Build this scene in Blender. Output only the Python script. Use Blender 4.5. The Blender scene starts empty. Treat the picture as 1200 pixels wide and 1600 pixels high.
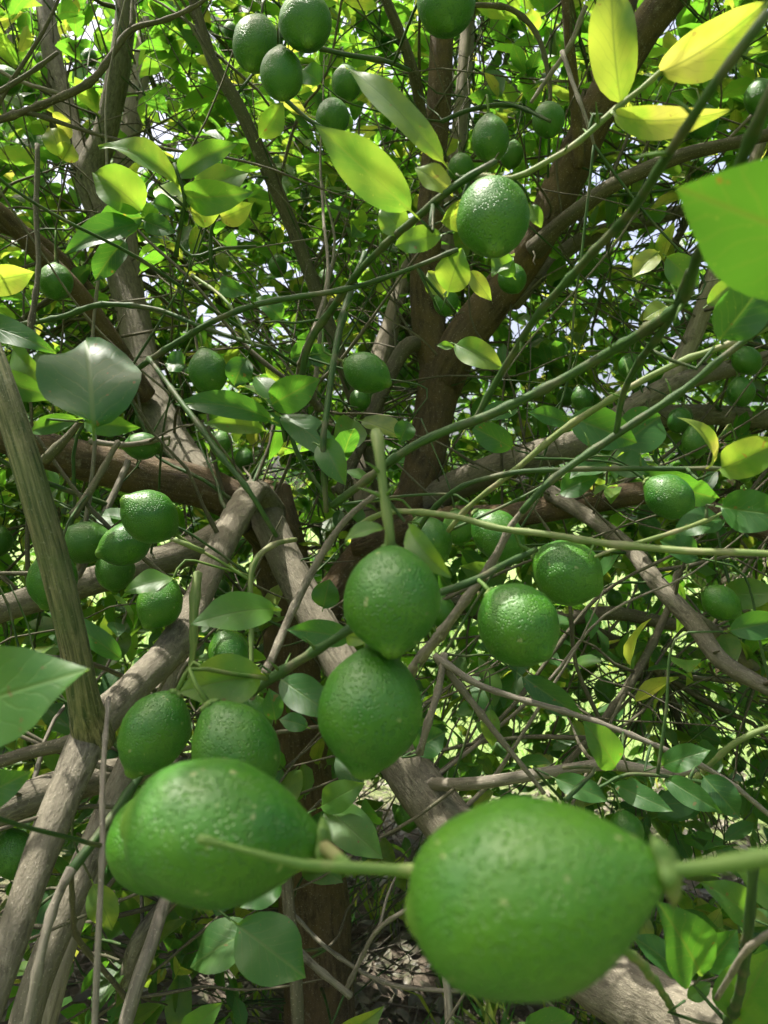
import bpy, math, random
import numpy as np
from mathutils import Vector, noise as mnoise

# ------------------------------------------------------------------ camera, sky, sun, exposure
S = bpy.context.scene
COL = S.collection
R = math.radians
random.seed(7)
RNG = np.random.default_rng(7)
CAMZ, F = 1.40, 1202.0

cd = bpy.data.cameras.new('camera')
cam = bpy.data.objects.new('camera', cd)
COL.objects.link(cam)
cam.location = (0, 0, CAMZ)
cam.rotation_euler = (R(90), 0, 0)
cd.sensor_fit = 'VERTICAL'
cd.sensor_height = 36.0
cd.lens = 36.0 * F / 1600.0
cd.clip_start = 0.02
cd.clip_end = 500
cd.dof.use_dof = True
cd.dof.focus_distance = 1.05
cd.dof.aperture_fstop = cd.lens / 2.9
S.camera = cam

SUN_EL, SUN_AZ = R(70), R(288)          # azimuth clockwise from +Y
SUND = np.array([math.cos(SUN_EL) * math.sin(SUN_AZ), math.cos(SUN_EL) * math.cos(SUN_AZ), math.sin(SUN_EL)])
w = bpy.data.worlds.new('World')
S.world = w
w.use_nodes = True
nt = w.node_tree
sky = nt.nodes.new('ShaderNodeTexSky')
sky.sky_type = 'NISHITA'
sky.sun_disc = False
sky.sun_elevation = SUN_EL
sky.sun_rotation = SUN_AZ
sky.air_density = 0.7
sky.dust_density = 10.0
sky.ozone_density = 0.4
nt.links.new(sky.outputs[0], nt.nodes['Background'].inputs[0])
nt.nodes['Background'].inputs[1].default_value = 0.15
sl = bpy.data.lights.new('sun', 'SUN')
sl.energy = 4.0
sl.angle = R(0.53)
sl.color = (1.0, 0.95, 0.86)
so = bpy.data.objects.new('sun', sl)
COL.objects.link(so)
so.rotation_euler = Vector(SUND).to_track_quat('Z', 'Y').to_euler()
S.view_settings.view_transform = 'Standard'
S.view_settings.look = 'None'
S.view_settings.exposure = 1.65
S.view_settings.gamma = 1
S.render.engine = 'CYCLES'
S.cycles.use_denoising = True
S.cycles.max_bounces = 7
S.cycles.adaptive_threshold = 0.02
S.cycles.diffuse_bounces = 5
S.cycles.glossy_bounces = 2
S.cycles.transmission_bounces = 6
S.cycles.caustics_reflective = False
S.cycles.caustics_refractive = False
S.cycles.sample_clamp_indirect = 6.0

# ------------------------------------------------------------------ helpers
def P(x, y, d):
    """photograph pixel at depth d -> point of the place"""
    return np.array([(x - 600) / F * d, d, CAMZ - (y - 800) / F * d])

def proj(p):
    p = np.asarray(p, float)
    d = np.maximum(p[..., 1], 1e-3)
    return 600 + p[..., 0] / d * F, 800 - (p[..., 2] - CAMZ) / d * F, p[..., 1]

def unit(v):
    v = np.asarray(v, float)
    return v / (np.linalg.norm(v, axis=-1, keepdims=True) + 1e-12)

def mesh_obj(name, V, FQ, mat, parent=None, uv=None, attrs=None, smooth=True):
    """V (n,3), FQ list of (m,k) index arrays; one mesh object"""
    me = bpy.data.meshes.new(name)
    me.vertices.add(len(V))
    me.vertices.foreach_set('co', np.asarray(V, np.float32).ravel())
    loops = np.concatenate([f.ravel() for f in FQ]).astype(np.int32)
    tot = np.concatenate([np.full(len(f), f.shape[1]) for f in FQ]).astype(np.int32)
    start = np.concatenate([[0], np.cumsum(tot)[:-1]]).astype(np.int32)
    me.loops.add(len(loops))
    me.loops.foreach_set('vertex_index', loops)
    me.polygons.add(len(tot))
    me.polygons.foreach_set('loop_start', start)
    me.polygons.foreach_set('loop_total', tot)
    if uv is not None:
        l = me.uv_layers.new(name='UVMap')
        l.data.foreach_set('uv', np.asarray(uv, np.float32)[loops].ravel())
    for k, a in (attrs or {}).items():
        at = me.attributes.new(k, 'FLOAT_VECTOR', 'POINT')
        at.data.foreach_set('vector', np.asarray(a, np.float32).ravel())
    me.update(calc_edges=True)
    me.validate()
    if smooth:
        me.polygons.foreach_set('use_smooth', np.ones(len(me.polygons), bool))
    me.materials.append(mat)
    o = bpy.data.objects.new(name, me)
    COL.objects.link(o)
    if parent is not None:
        attach(o, parent)
    return o

def attach(o, parent):
    o.parent = parent
    o.matrix_parent_inverse = parent.matrix_basis.inverted()

def empty(name, loc, label=None, cat=None, group=None):
    o = bpy.data.objects.new(name, None)
    COL.objects.link(o)
    o.location = loc
    o.empty_display_size = 0.05
    if label: o['label'] = label
    if cat: o['category'] = cat
    if group: o['group'] = group
    return o

# ------------------------------------------------------------------ materials
def material(name):
    m = bpy.data.materials.new(name)
    m.use_nodes = True
    t = m.node_tree
    return m, t, t.nodes, t.links, t.nodes['Principled BSDF'], t.nodes['Material Output']

def N(nodes, kind, **kw):
    n = nodes.new(kind)
    for k, v in kw.items():
        if k.startswith('i_'):
            n.inputs[k[2:].replace('_', ' ')].default_value = v
        else:
            setattr(n, k, v)
    return n

def mixc(nodes, links, fac, a, b, mode='MIX'):
    n = nodes.new('ShaderNodeMix')
    n.data_type = 'RGBA'
    n.blend_type = mode
    for s, v in ((0, fac), (6, a), (7, b)):
        if hasattr(v, 'is_output'):
            links.new(v, n.inputs[s])
        else:
            n.inputs[s].default_value = v if s == 0 else (*v, 1) if len(v) == 3 else v
    return n.outputs[2]

def math_n(nodes, links, op, a, b=0.0, c=0.0, clamp=False):
    n = nodes.new('ShaderNodeMath')
    n.operation = op
    n.use_clamp = clamp
    for i, v in enumerate((a, b, c)):
        if hasattr(v, 'is_output'):
            links.new(v, n.inputs[i])
        else:
            n.inputs[i].default_value = v
    return n.outputs[0]

def maprange(nodes, links, v, a, b, c=0.0, d=1.0):
    n = nodes.new('ShaderNodeMapRange')
    links.new(v, n.inputs[0])
    for i, x in enumerate((a, b, c, d)):
        n.inputs[i + 1].default_value = x
    return n.outputs[0]

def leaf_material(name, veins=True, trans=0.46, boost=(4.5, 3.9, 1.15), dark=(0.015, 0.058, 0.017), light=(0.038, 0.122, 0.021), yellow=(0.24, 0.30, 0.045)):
    """attribute tint: x = light/dark, y = yellowing, z = random"""
    m, t, nd, ln, bs, out = material(name)
    at = N(nd, 'ShaderNodeAttribute', attribute_name='tint')
    sp = nd.new('ShaderNodeSeparateXYZ')
    ln.new(at.outputs['Vector'], sp.inputs[0])
    uv = N(nd, 'ShaderNodeUVMap', uv_map='UVMap')
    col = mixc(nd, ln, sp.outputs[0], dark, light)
    gy = nd.new('ShaderNodeNewGeometry')
    ny = N(nd, 'ShaderNodeTexNoise', i_Scale=32.0, i_Detail=3.0)
    ln.new(gy.outputs['Position'], ny.inputs['Vector'])
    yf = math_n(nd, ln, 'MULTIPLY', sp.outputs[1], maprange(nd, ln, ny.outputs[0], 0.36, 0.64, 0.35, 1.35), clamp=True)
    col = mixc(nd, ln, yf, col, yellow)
    hgt = None
    if veins:
        su = nd.new('ShaderNodeSeparateXYZ')
        ln.new(uv.outputs[0], su.inputs[0])
        off = math_n(nd, ln, 'ABSOLUTE', math_n(nd, ln, 'SUBTRACT', su.outputs[0], 0.5))
        mid = maprange(nd, ln, off, 0.008, 0.03, 1, 0)
        g = nd.new('ShaderNodeNewGeometry')
        nw = N(nd, 'ShaderNodeTexNoise', i_Scale=60.0, i_Detail=2.0)
        ln.new(g.outputs['Position'], nw.inputs['Vector'])
        ph = math_n(nd, ln, 'SUBTRACT', math_n(nd, ln, 'MULTIPLY', su.outputs[1], 7.5), math_n(nd, ln, 'MULTIPLY', math_n(nd, ln, 'POWER', off, 0.8), 5.0))
        ph = math_n(nd, ln, 'ADD', ph, math_n(nd, ln, 'MULTIPLY', nw.outputs[0], 1.1))
        ph = math_n(nd, ln, 'FRACT', math_n(nd, ln, 'ADD', ph, math_n(nd, ln, 'MULTIPLY', sp.outputs[2], 5.0)))
        dv = math_n(nd, ln, 'ABSOLUTE', math_n(nd, ln, 'SUBTRACT', ph, 0.5))
        side = math_n(nd, ln, 'MULTIPLY', maprange(nd, ln, dv, 0.01, 0.10, 0.5, 0), maprange(nd, ln, off, 0.1, 0.45, 1, 0.15))
        vein = math_n(nd, ln, 'MAXIMUM', mid, side)
        col = mixc(nd, ln, math_n(nd, ln, 'MULTIPLY', vein, 0.38), col, (0.13, 0.22, 0.05))
        # mottling and pale flecks, per leaf
        no = N(nd, 'ShaderNodeTexNoise', i_Scale=55.0, i_Detail=5.0, i_Roughness=0.62)
        ln.new(g.outputs['Position'], no.inputs['Vector'])
        blot = maprange(nd, ln, no.outputs[0], 0.35, 0.72, 0.0, 0.5)
        col = mixc(nd, ln, math_n(nd, ln, 'MULTIPLY', blot, 0.55), col, (0.045, 0.115, 0.024))
        no2 = N(nd, 'ShaderNodeTexNoise', i_Scale=420.0, i_Detail=2.0)
        ln.new(g.outputs['Position'], no2.inputs['Vector'])
        fl = maprange(nd, ln, no2.outputs[0], 0.70, 0.76, 0.0, 0.35)
        col = mixc(nd, ln, fl, col, (0.20, 0.22, 0.10))
        no4 = N(nd, 'ShaderNodeTexNoise', i_Scale=130.0, i_Detail=1.0)
        ln.new(g.outputs['Position'], no4.inputs['Vector'])
        col = mixc(nd, ln, maprange(nd, ln, no4.outputs[0], 0.735, 0.76, 0.0, 0.8), col, (0.10, 0.075, 0.025))
        no3 = N(nd, 'ShaderNodeTexNoise', i_Scale=240.0, i_Detail=3.0)
        ln.new(g.outputs['Position'], no3.inputs['Vector'])
        hgt = math_n(nd, ln, 'SUBTRACT', math_n(nd, ln, 'MULTIPLY', no3.outputs[0], 0.4), vein)
        bp = N(nd, 'ShaderNodeBump', i_Strength=0.45, i_Distance=0.0006)
        ln.new(hgt, bp.inputs['Height'])
        ln.new(bp.outputs[0], bs.inputs['Normal'])
    ln.new(col, bs.inputs['Base Color'])
    bs.inputs['Roughness'].default_value = 0.44
    bs.inputs['Specular IOR Level'].default_value = 0.38
    tr = nd.new('ShaderNodeBsdfTranslucent')
    tc = mixc(nd, ln, 1.0, col, boost, 'MULTIPLY')
    if trans > .2:
        tc = mixc(nd, ln, yf, tc, (0.46, 0.43, 0.085))
        if veins:
            tc = mixc(nd, ln, math_n(nd, ln, 'MULTIPLY', vein, 0.5), tc, (0.10, 0.14, 0.02))
    ln.new(tc, tr.inputs[0])
    mx = nd.new('ShaderNodeMixShader')
    mx.inputs[0].default_value = trans
    ln.new(bs.outputs[0], mx.inputs[1])
    ln.new(tr.outputs[0], mx.inputs[2])
    ln.new(mx.outputs[0], out.inputs[0])
    return m

def bark_material(name, c1, c2, c3, fine=1.0, streak=0.12, bump=1.0, green=0.0, rough=0.85, c3f=1.0):
    """attribute tube: coordinates rolled along the branch"""
    m, t, nd, ln, bs, out = material(name)
    at = N(nd, 'ShaderNodeAttribute', attribute_name='tube')
    mp = nd.new('ShaderNodeMapping')
    mp.inputs['Scale'].default_value = (1, 1, streak)
    ln.new(at.outputs['Vector'], mp.inputs[0])
    n1 = N(nd, 'ShaderNodeTexNoise', i_Scale=160.0 * fine, i_Detail=7.0, i_Roughness=0.65, i_Distortion=0.5)
    ln.new(mp.outputs[0], n1.inputs['Vector'])
    n2 = N(nd, 'ShaderNodeTexNoise', i_Scale=16.0, i_Detail=5.0, i_Roughness=0.6)
    ln.new(at.outputs['Vector'], n2.inputs['Vector'])
    n3 = N(nd, 'ShaderNodeTexNoise', i_Scale=330.0, i_Detail=3.0)
    ln.new(at.outputs['Vector'], n3.inputs['Vector'])
    f1 = maprange(nd, ln, n1.outputs[0], 0.36, 0.66)
    col = mixc(nd, ln, f1, c1, c2)
    col = mixc(nd, ln, maprange(nd, ln, n2.outputs[0], 0.42, 0.68, 0, c3f), col, c3)
    col = mixc(nd, ln, maprange(nd, ln, n3.outputs[0], 0.62, 0.72, 0, 0.4), col, (0.42, 0.38, 0.30))
    n5 = N(nd, 'ShaderNodeTexNoise', i_Scale=34.0, i_Detail=6.0, i_Roughness=0.7)
    ln.new(at.outputs['Vector'], n5.inputs['Vector'])
    col = mixc(nd, ln, maprange(nd, ln, n5.outputs[0], 0.60, 0.70, 0, 0.45), col, (0.26, 0.235, 0.175))
    col = mixc(nd, ln, maprange(nd, ln, n5.outputs[0], 0.40, 0.30, 0, 0.6), col, (0.035, 0.028, 0.020))
    if green:
        n4 = N(nd, 'ShaderNodeTexNoise', i_Scale=9.0, i_Detail=4.0)
        ln.new(at.outputs['Vector'], n4.inputs['Vector'])
        col = mixc(nd, ln, maprange(nd, ln, n4.outputs[0], 0.45, 0.62, 0, green), col, (0.06, 0.11, 0.03))
    ln.new(col, bs.inputs['Base Color'])
    bs.inputs['Roughness'].default_value = rough
    bs.inputs['Specular IOR Level'].default_value = 0.25
    h = math_n(nd, ln, 'ADD', n1.outputs[0], math_n(nd, ln, 'MULTIPLY', n3.outputs[0], 0.35))
    bp = N(nd, 'ShaderNodeBump', i_Strength=0.9, i_Distance=0.0035 * bump)
    ln.new(h, bp.inputs['Height'])
    ln.new(bp.outputs[0], bs.inputs['Normal'])
    return m

def twig_green_material(name, base, tip, scar=(0.22, 0.19, 0.12)):
    m, t, nd, ln, bs, out = material(name)
    at = N(nd, 'ShaderNodeAttribute', attribute_name='tube')
    mp = nd.new('ShaderNodeMapping')
    mp.inputs['Scale'].default_value = (1, 1, 0.1)
    ln.new(at.outputs['Vector'], mp.inputs[0])
    n1 = N(nd, 'ShaderNodeTexNoise', i_Scale=300.0, i_Detail=4.0)
    ln.new(mp.outputs[0], n1.inputs['Vector'])
    n2 = N(nd, 'ShaderNodeTexNoise', i_Scale=30.0, i_Detail=4.0)
    ln.new(at.outputs['Vector'], n2.inputs['Vector'])
    col = mixc(nd, ln, maprange(nd, ln, n1.outputs[0], 0.35, 0.7), base, tip)
    col = mixc(nd, ln, maprange(nd, ln, n2.outputs[0], 0.50, 0.66, 0, 0.8), col, scar)
    ln.new(col, bs.inputs['Base Color'])
    bs.inputs['Roughness'].default_value = 0.6
    bs.inputs['Specular IOR Level'].default_value = 0.2
    bp = N(nd, 'ShaderNodeBump', i_Strength=0.5, i_Distance=0.0008)
    ln.new(n1.outputs[0], bp.inputs['Height'])
    ln.new(bp.outputs[0], bs.inputs['Normal'])
    return m

def lemon_material():
    m, t, nd, ln, bs, out = material('green_lemon_rind')
    at = N(nd, 'ShaderNodeAttribute', attribute_name='tube')       # unit fruit coordinates, z along stem -> tip
    oi = nd.new('ShaderNodeObjectInfo')
    sp = nd.new('ShaderNodeSeparateXYZ')
    ln.new(at.outputs['Vector'], sp.inputs[0])
    va = nd.new('ShaderNodeVectorMath'); va.operation = 'ADD'
    cb = nd.new('ShaderNodeCombineXYZ')
    ln.new(math_n(nd, ln, 'MULTIPLY', oi.outputs['Random'], 37.0), cb.inputs[0])
    ln.new(at.outputs['Vector'], va.inputs[0]); ln.new(cb.outputs[0], va.inputs[1])
    n1 = N(nd, 'ShaderNodeTexNoise', i_Scale=2.2, i_Detail=4.0)
    ln.new(va.outputs[0], n1.inputs['Vector'])
    col = mixc(nd, ln, oi.outputs['Random'], (0.014, 0.086, 0.005), (0.028, 0.116, 0.005))
    col = mixc(nd, ln, maprange(nd, ln, n1.outputs[0], 0.35, 0.70, 0, 0.65), col, (0.054, 0.142, 0.005))
    tipf = maprange(nd, ln, sp.outputs[2], 0.56, 0.68, 0, 0.55)
    col = mixc(nd, ln, tipf, col, (0.12, 0.20, 0.025))
    # oil glands: fine pits, a few pale specks and scars
    vo = N(nd, 'ShaderNodeTexVoronoi', i_Scale=28.0)
    ln.new(va.outputs[0], vo.inputs['Vector'])
    pit = maprange(nd, ln, vo.outputs['Distance'], 0.0, 0.42, 0.0, 1.0)
    n2 = N(nd, 'ShaderNodeTexNoise', i_Scale=13.0, i_Detail=4.0, i_Roughness=0.6)
    ln.new(va.outputs[0], n2.inputs['Vector'])
    n3 = N(nd, 'ShaderNodeTexNoise', i_Scale=7.0, i_Detail=2.0)
    ln.new(va.outputs[0], n3.inputs['Vector'])
    col = mixc(nd, ln, maprange(nd, ln, n3.outputs[0], 0.70, 0.73, 0, 0.6), col, (0.22, 0.25, 0.10))
    col = mixc(nd, ln, maprange(nd, ln, pit, 0.0, 0.45, 0.16, 0.0), col, (0.045, 0.14, 0.016))
    ln.new(col, bs.inputs['Base Color'])
    bs.inputs['Roughness'].default_value = 0.42
    bs.inputs['Specular IOR Level'].default_value = 0.40
    h = math_n(nd, ln, 'ADD', math_n(nd, ln, 'MULTIPLY', pit, 0.9), math_n(nd, ln, 'MULTIPLY', n2.outputs[0], 0.8))
    bp = N(nd, 'ShaderNodeBump', i_Strength=0.8, i_Distance=0.0011)
    ln.new(h, bp.inputs['Height'])
    ln.new(bp.outputs[0], bs.inputs['Normal'])
    return m

M = {}
M['leaf'] = leaf_material('lemon_leaf')
M['leaf_far'] = leaf_material('lemon_leaf_far', veins=False, dark=(0.018, 0.064, 0.016), light=(0.036, 0.114, 0.020))
M['dry'] = leaf_material('dry_leaf', trans=0.12, boost=(1.2, 1.1, 1.0), dark=(0.050, 0.040, 0.030), light=(0.16, 0.135, 0.105), yellow=(0.22, 0.19, 0.145))
M['bark'] = bark_material('grey_brown_bark', (0.066, 0.058, 0.041), (0.190, 0.171, 0.126), (0.127, 0.113, 0.080), streak=0.32)
M['trunk'] = bark_material('red_brown_trunk_bark', (0.040, 0.028, 0.017), (0.115, 0.083, 0.050), (0.105, 0.072, 0.032), fine=0.6, bump=1.6, streak=0.22)
M['pale'] = bark_material('pale_grey_bark', (0.115, 0.10, 0.073), (0.28, 0.245, 0.182), (0.185, 0.16, 0.118), bump=0.6)
M['streak'] = bark_material('young_fissured_bark', (0.018, 0.022, 0.010), (0.32, 0.265, 0.15), (0.07, 0.075, 0.03), fine=1.9, streak=0.05, bump=1.6, green=0.5, c3f=0.45)
M['deadtwig'] = bark_material('dead_twig_bark', (0.078, 0.069, 0.052), (0.21, 0.19, 0.146), (0.138, 0.124, 0.095), fine=1.5, bump=0.4)
M['darktwig'] = bark_material('dark_twig_bark', (0.045, 0.04, 0.026), (0.11, 0.095, 0.065), (0.07, 0.07, 0.04), fine=1.5, bump=0.4)
M['green'] = twig_green_material('green_twig', (0.017, 0.042, 0.011), (0.040, 0.082, 0.019), (0.095, 0.085, 0.05))
M['olive'] = twig_green_material('olive_twig', (0.075, 0.125, 0.032), (0.15, 0.18, 0.062), (0.21, 0.185, 0.11))
M['pedicel'] = twig_green_material('pedicel_green', (0.052, 0.112, 0.020), (0.10, 0.16, 0.034), (0.18, 0.165, 0.075))
M['lemon'] = lemon_material()

# ------------------------------------------------------------------ tube builder
def catmull(pts, step):
    pts = np.asarray(pts, float)
    if len(pts) < 3:
        n = max(2, int(np.linalg.norm(pts[-1, :3] - pts[0, :3]) / step) + 1)
        t = np.linspace(0, 1, n)[:, None]
        return pts[0] * (1 - t) + pts[-1] * t
    q = np.vstack([2 * pts[0] - pts[1], pts, 2 * pts[-1] - pts[-2]])
    out = []
    for i in range(1, len(q) - 2):
        n = max(1, int(np.linalg.norm(q[i + 1, :3] - q[i, :3]) / step))
        t = np.arange(n)[:, None] / n
        a, b, c, d = q[i - 1], q[i], q[i + 1], q[i + 2]
        out.append(0.5 * (2 * b + (c - a) * t + (2 * a - 5 * b + 4 * c - d) * t ** 2 + (3 * b - a - 3 * c + d) * t ** 3))
    out.append(pts[-1:])
    r = np.vstack(out)
    return r

def tube(path, nseg, lump=0.0, knots=None, wob=0.0, seed=0.0):
    """path (n,4) xyz r  -> V, quads, tris, tubecoords"""
    p, r = path[:, :3].copy(), np.maximum(path[:, 3], 2e-4).copy()
    n = len(p)
    s = np.concatenate([[0], np.cumsum(np.linalg.norm(np.diff(p, axis=0), axis=1))])
    if wob:
        for i in range(1, n - 1):
            v = mnoise.noise_vector(Vector((s[i] * 14 + seed, seed * 1.7, 3.1)))
            p[i] += np.array(v) * wob
    if knots:
        kp = (s / knots + seed) % 1.0
        r = r * (1 + 0.36 * np.exp(-((kp - 0.5) / 0.09) ** 2))
    T = unit(np.gradient(p, axis=0))
    ref = np.array([0.31, 0.17, 0.93]) if abs(T[0] @ np.array([0.31, 0.17, 0.93])) < 0.9 else np.array([1.0, 0, 0])
    U = np.zeros((n, 3))
    u = unit(ref - T[0] * (ref @ T[0]))
    for i in range(n):
        u = unit(u - T[i] * (u @ T[i])); U[i] = u
    W = np.cross(T, U)
    th = np.linspace(0, 2 * np.pi, nseg, endpoint=False)
    c, sn = np.cos(th), np.sin(th)
    rr = np.repeat(r[:, None], nseg, 1)
    if lump:
        for i in range(n):
            for j in range(nseg):
                q = Vector((c[j] * r[i] * 22 + seed, sn[j] * r[i] * 22, s[i] * 9))
                rr[i, j] *= 1 + lump * (mnoise.noise(q) + 0.45 * mnoise.noise(q * 2.7))
    V = p[:, None, :] + rr[:, :, None] * (c[None, :, None] * U[:, None, :] + sn[None, :, None] * W[:, None, :])
    A = np.stack([c[None] * r[:, None] + seed, sn[None] * r[:, None], np.repeat(s[:, None], nseg, 1)], -1)
    i = np.arange(n - 1)[:, None] * nseg
    j = np.arange(nseg)[None]
    jn = (j + 1) % nseg
    Q = np.stack([i + j, i + jn, i + nseg + jn, i + nseg + j], -1).reshape(-1, 4)
    V = np.vstack([V.reshape(-1, 3), p[:1] - T[:1] * r[0] * 0.5, p[-1:] + T[-1:] * r[-1] * 0.5])
    A = np.vstack([A.reshape(-1, 3), [[seed, 0, 0]], [[seed, 0, s[-1]]]])
    a0, a1 = n * nseg, n * nseg + 1
    jj = np.arange(nseg); jj1 = (jj + 1) % nseg
    b = (n - 1) * nseg
    Tr = np.vstack([np.stack([np.full(nseg, a0), jj1, jj], -1), np.stack([np.full(nseg, a1), b + jj, b + jj1], -1)])
    return V, Q, Tr, A

def tube_obj(name, path, mat, parent, nseg=10, **kw):
    V, Q, Tr, A = tube(path, nseg, **kw)
    return mesh_obj(name, V, [Q, Tr], mat, parent, attrs={'tube': A})

class Heap:
    """many small pieces nobody could count, joined into one mesh"""
    def __init__(s): s.V, s.Q, s.T, s.A, s.n = [], [], [], [], 0
    def add(s, V, Q, T, A):
        s.V.append(V); s.Q.append(Q + s.n); s.T.append(T + s.n); s.A.append(A); s.n += len(V)
    def build(s, name, mat, parent):
        o = mesh_obj(name, np.vstack(s.V), [np.vstack(s.Q), np.vstack(s.T)], mat, parent, attrs={'tube': np.vstack(s.A)})
        o['kind'] = 'stuff'
        return o

# ------------------------------------------------------------------ leaf builder
def leaf_shape(nl, nh):
    """rows along the blade with a petiole: (v, half width), columns -1..1"""
    v = np.concatenate([[-0.13, -0.05, 0.0], np.linspace(0.05, 1.0, nl)])
    hw = np.where(v > 0, np.sin(np.pi * np.clip(v, 0, 1) ** 0.88) ** 0.72, 0)
    hw = hw * (1 - 0.10 * np.clip(v, 0, 1)) * (1 - 0.35 * np.clip((v - .72) / .28, 0, 1))
    hw = np.maximum(hw, np.where(v < 0.9, 0.035, 0.012))
    u = np.linspace(-1, 1, 2 * nh + 1)
    return v, hw, u

def leaves_mesh(base, axis, normal, L, Wd, fold, curl, wave, twist, rnd, nl, nh):
    """vectorised: N leaves -> V (N*rows*cols,3), quads, uv"""
    v, hw, u = leaf_shape(nl, nh)
    nN, nr, nc = len(base), len(v), len(u)
    axis = unit(axis)
    normal = unit(normal - axis * np.sum(normal * axis, -1, keepdims=True))
    side = np.cross(axis, normal)
    vv = np.clip(v, 0, None)[None, :]
    ang = curl[:, None] * vv                                  # bends downwards along the blade
    k = np.where(np.abs(curl) < 1e-3, 1e-3, curl)[:, None]
    yl = np.sin(k * vv) / k + np.minimum(v, 0)[None, :]
    zl = -(1 - np.cos(k * vv)) / k
    x = u[None, None, :] * hw[None, :, None] * (Wd / 2)[:, None, None]
    zz = fold[:, None, None] * np.abs(x)
    ph = rnd[:, None, None] * 40
    zz = zz + wave[:, None, None] * (np.abs(u)[None, None, :] ** 1.5) * np.sin(v[None, :, None] * 11 + ph + np.sign(u)[None, None, :] * 1.3) * Wd[:, None, None]
    tw = twist[:, None, None] * np.clip(v, 0, None)[None, :, None]
    xr = x * np.cos(tw) - zz * np.sin(tw)
    zr = x * np.sin(tw) + zz * np.cos(tw)
    Y = yl[:, :, None] * L[:, None, None] - np.sin(ang)[:, :, None] * 0 + 0 * x
    Z = zl[:, :, None] * L[:, None, None] + zr * np.cos(ang)[:, :, None]
    Y = Y + zr * np.sin(ang)[:, :, None]
    V = (base[:, None, None, :] + xr[..., None] * side[:, None, None, :] + Y[..., None] * axis[:, None, None, :]
         + Z[..., None] * normal[:, None, None, :]).reshape(-1, 3)
    i = np.arange(nr - 1)[:, None] * nc
    j = np.arange(nc - 1)[None]
    q = np.stack([i + j, i + j + 1, i + nc + j + 1, i + nc + j], -1).reshape(-1, 4)
    Q = (q[None] + (np.arange(nN) * nr * nc)[:, None, None]).reshape(-1, 4)
    uvx = np.repeat(0.5 + 0.5 * (u[None, :] * hw[:, None]), 1, 0)
    uv = np.stack([uvx, np.repeat(np.clip(v, 0, 1)[:, None], nc, 1)], -1).reshape(-1, 2)
    return V, Q, np.tile(uv, (nN, 1)), nr * nc

def leaf_obj(base, tip, Wd, mat, parent, normal, tint, fold=0.25, curl=0.5, wave=0.03, twist=0.0, name='leaf', nl=9, nh=3):
    base, tip = np.asarray(base, float), np.asarray(tip, float)
    ch = np.linalg.norm(tip - base)
    a = lambda x: np.array([float(x)])
    k = curl if abs(curl) > 1e-3 else 1e-3
    L = ch / max(0.4, abs(math.sin(k / 2) / (k / 2)))
    ax = unit(tip - base)
    nn = unit(normal - ax * (normal @ ax))
    ax0 = unit(ax * math.cos(k / 2) + nn * math.sin(k / 2))    # start direction so that the chord meets the tip
    nn0 = unit(nn * math.cos(k / 2) - ax * math.sin(k / 2))
    V, Q, uv, n = leaves_mesh(base[None], ax0[None], nn0[None], a(L), a(Wd), a(fold), a(k), a(wave), a(twist), a(random.random()), nl, nh)
    return mesh_obj(name, V, [Q], mat, parent, uv=uv, attrs={'tint': np.tile(tint, (n, 1))})

# ------------------------------------------------------------------ ground
def ground_material():
    m, t, nd, ln, bs, out = material('orchard_ground')
    g = nd.new('ShaderNodeNewGeometry')
    n1 = N(nd, 'ShaderNodeTexNoise', i_Scale=0.8, i_Detail=6.0, i_Roughness=0.6)
    n2 = N(nd, 'ShaderNodeTexNoise', i_Scale=38.0, i_Detail=6.0, i_Roughness=0.7)
    ln.new(g.outputs['Position'], n1.inputs['Vector']); ln.new(g.outputs['Position'], n2.inputs['Vector'])
    sp = nd.new('ShaderNodeSeparateXYZ'); ln.new(g.outputs['Position'], sp.inputs[0])
    soil = mixc(nd, ln, maprange(nd, ln, n2.outputs[0], 0.35, 0.65), (0.055, 0.042, 0.028), (0.15, 0.12, 0.085))
    grass = mixc(nd, ln, n2.outputs[0], (0.07, 0.13, 0.03), (0.17, 0.24, 0.06))
    # bare soil and litter lie under the tree, grass grows between the rows
    dx = math_n(nd, ln, 'MULTIPLY', sp.outputs[0], sp.outputs[0])
    yy = math_n(nd, ln, 'SUBTRACT', sp.outputs[1], 1.6)
    d2 = math_n(nd, ln, 'SQRT', math_n(nd, ln, 'ADD', dx, math_n(nd, ln, 'MULTIPLY', yy, yy)))
    far = maprange(nd, ln, math_n(nd, ln, 'ADD', d2, math_n(nd, ln, 'MULTIPLY', n1.outputs[0], 1.4)), 2.4, 3.4)
    ln.new(mixc(nd, ln, far, soil, grass), bs.inputs['Base Color'])
    bs.inputs['Roughness'].default_value = 0.95
    bp = N(nd, 'ShaderNodeBump', i_Strength=1.0, i_Distance=0.02)
    ln.new(n2.outputs[0], bp.inputs['Height']); ln.new(bp.outputs[0], bs.inputs['Normal'])
    return m

def ground_z(x, y):
    return 0.03 * np.sin(x * 1.3 + 0.5) * np.cos(y * 1.1) + 0.02 * np.sin(x * 3.1 + y * 2.3)

gx = np.concatenate([np.linspace(-90, -6, 18), np.linspace(-5.5, 5.5, 45), np.linspace(6, 90, 18)])
gy = np.concatenate([np.linspace(-60, -3, 12), np.linspace(-2.5, 9, 47), np.linspace(10, 160, 22)])
GX, GY = np.meshgrid(gx, gy)
GV = np.stack([GX, GY, ground_z(GX, GY)], -1).reshape(-1, 3)
i = np.arange(len(gy) - 1)[:, None] * len(gx); j = np.arange(len(gx) - 1)[None]
GQ = np.stack([i + j, i + j + 1, i + len(gx) + j + 1, i + len(gx) + j], -1).reshape(-1, 4)
ground = mesh_obj('ground', GV, [GQ], ground_material())
ground['kind'] = 'structure'

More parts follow.
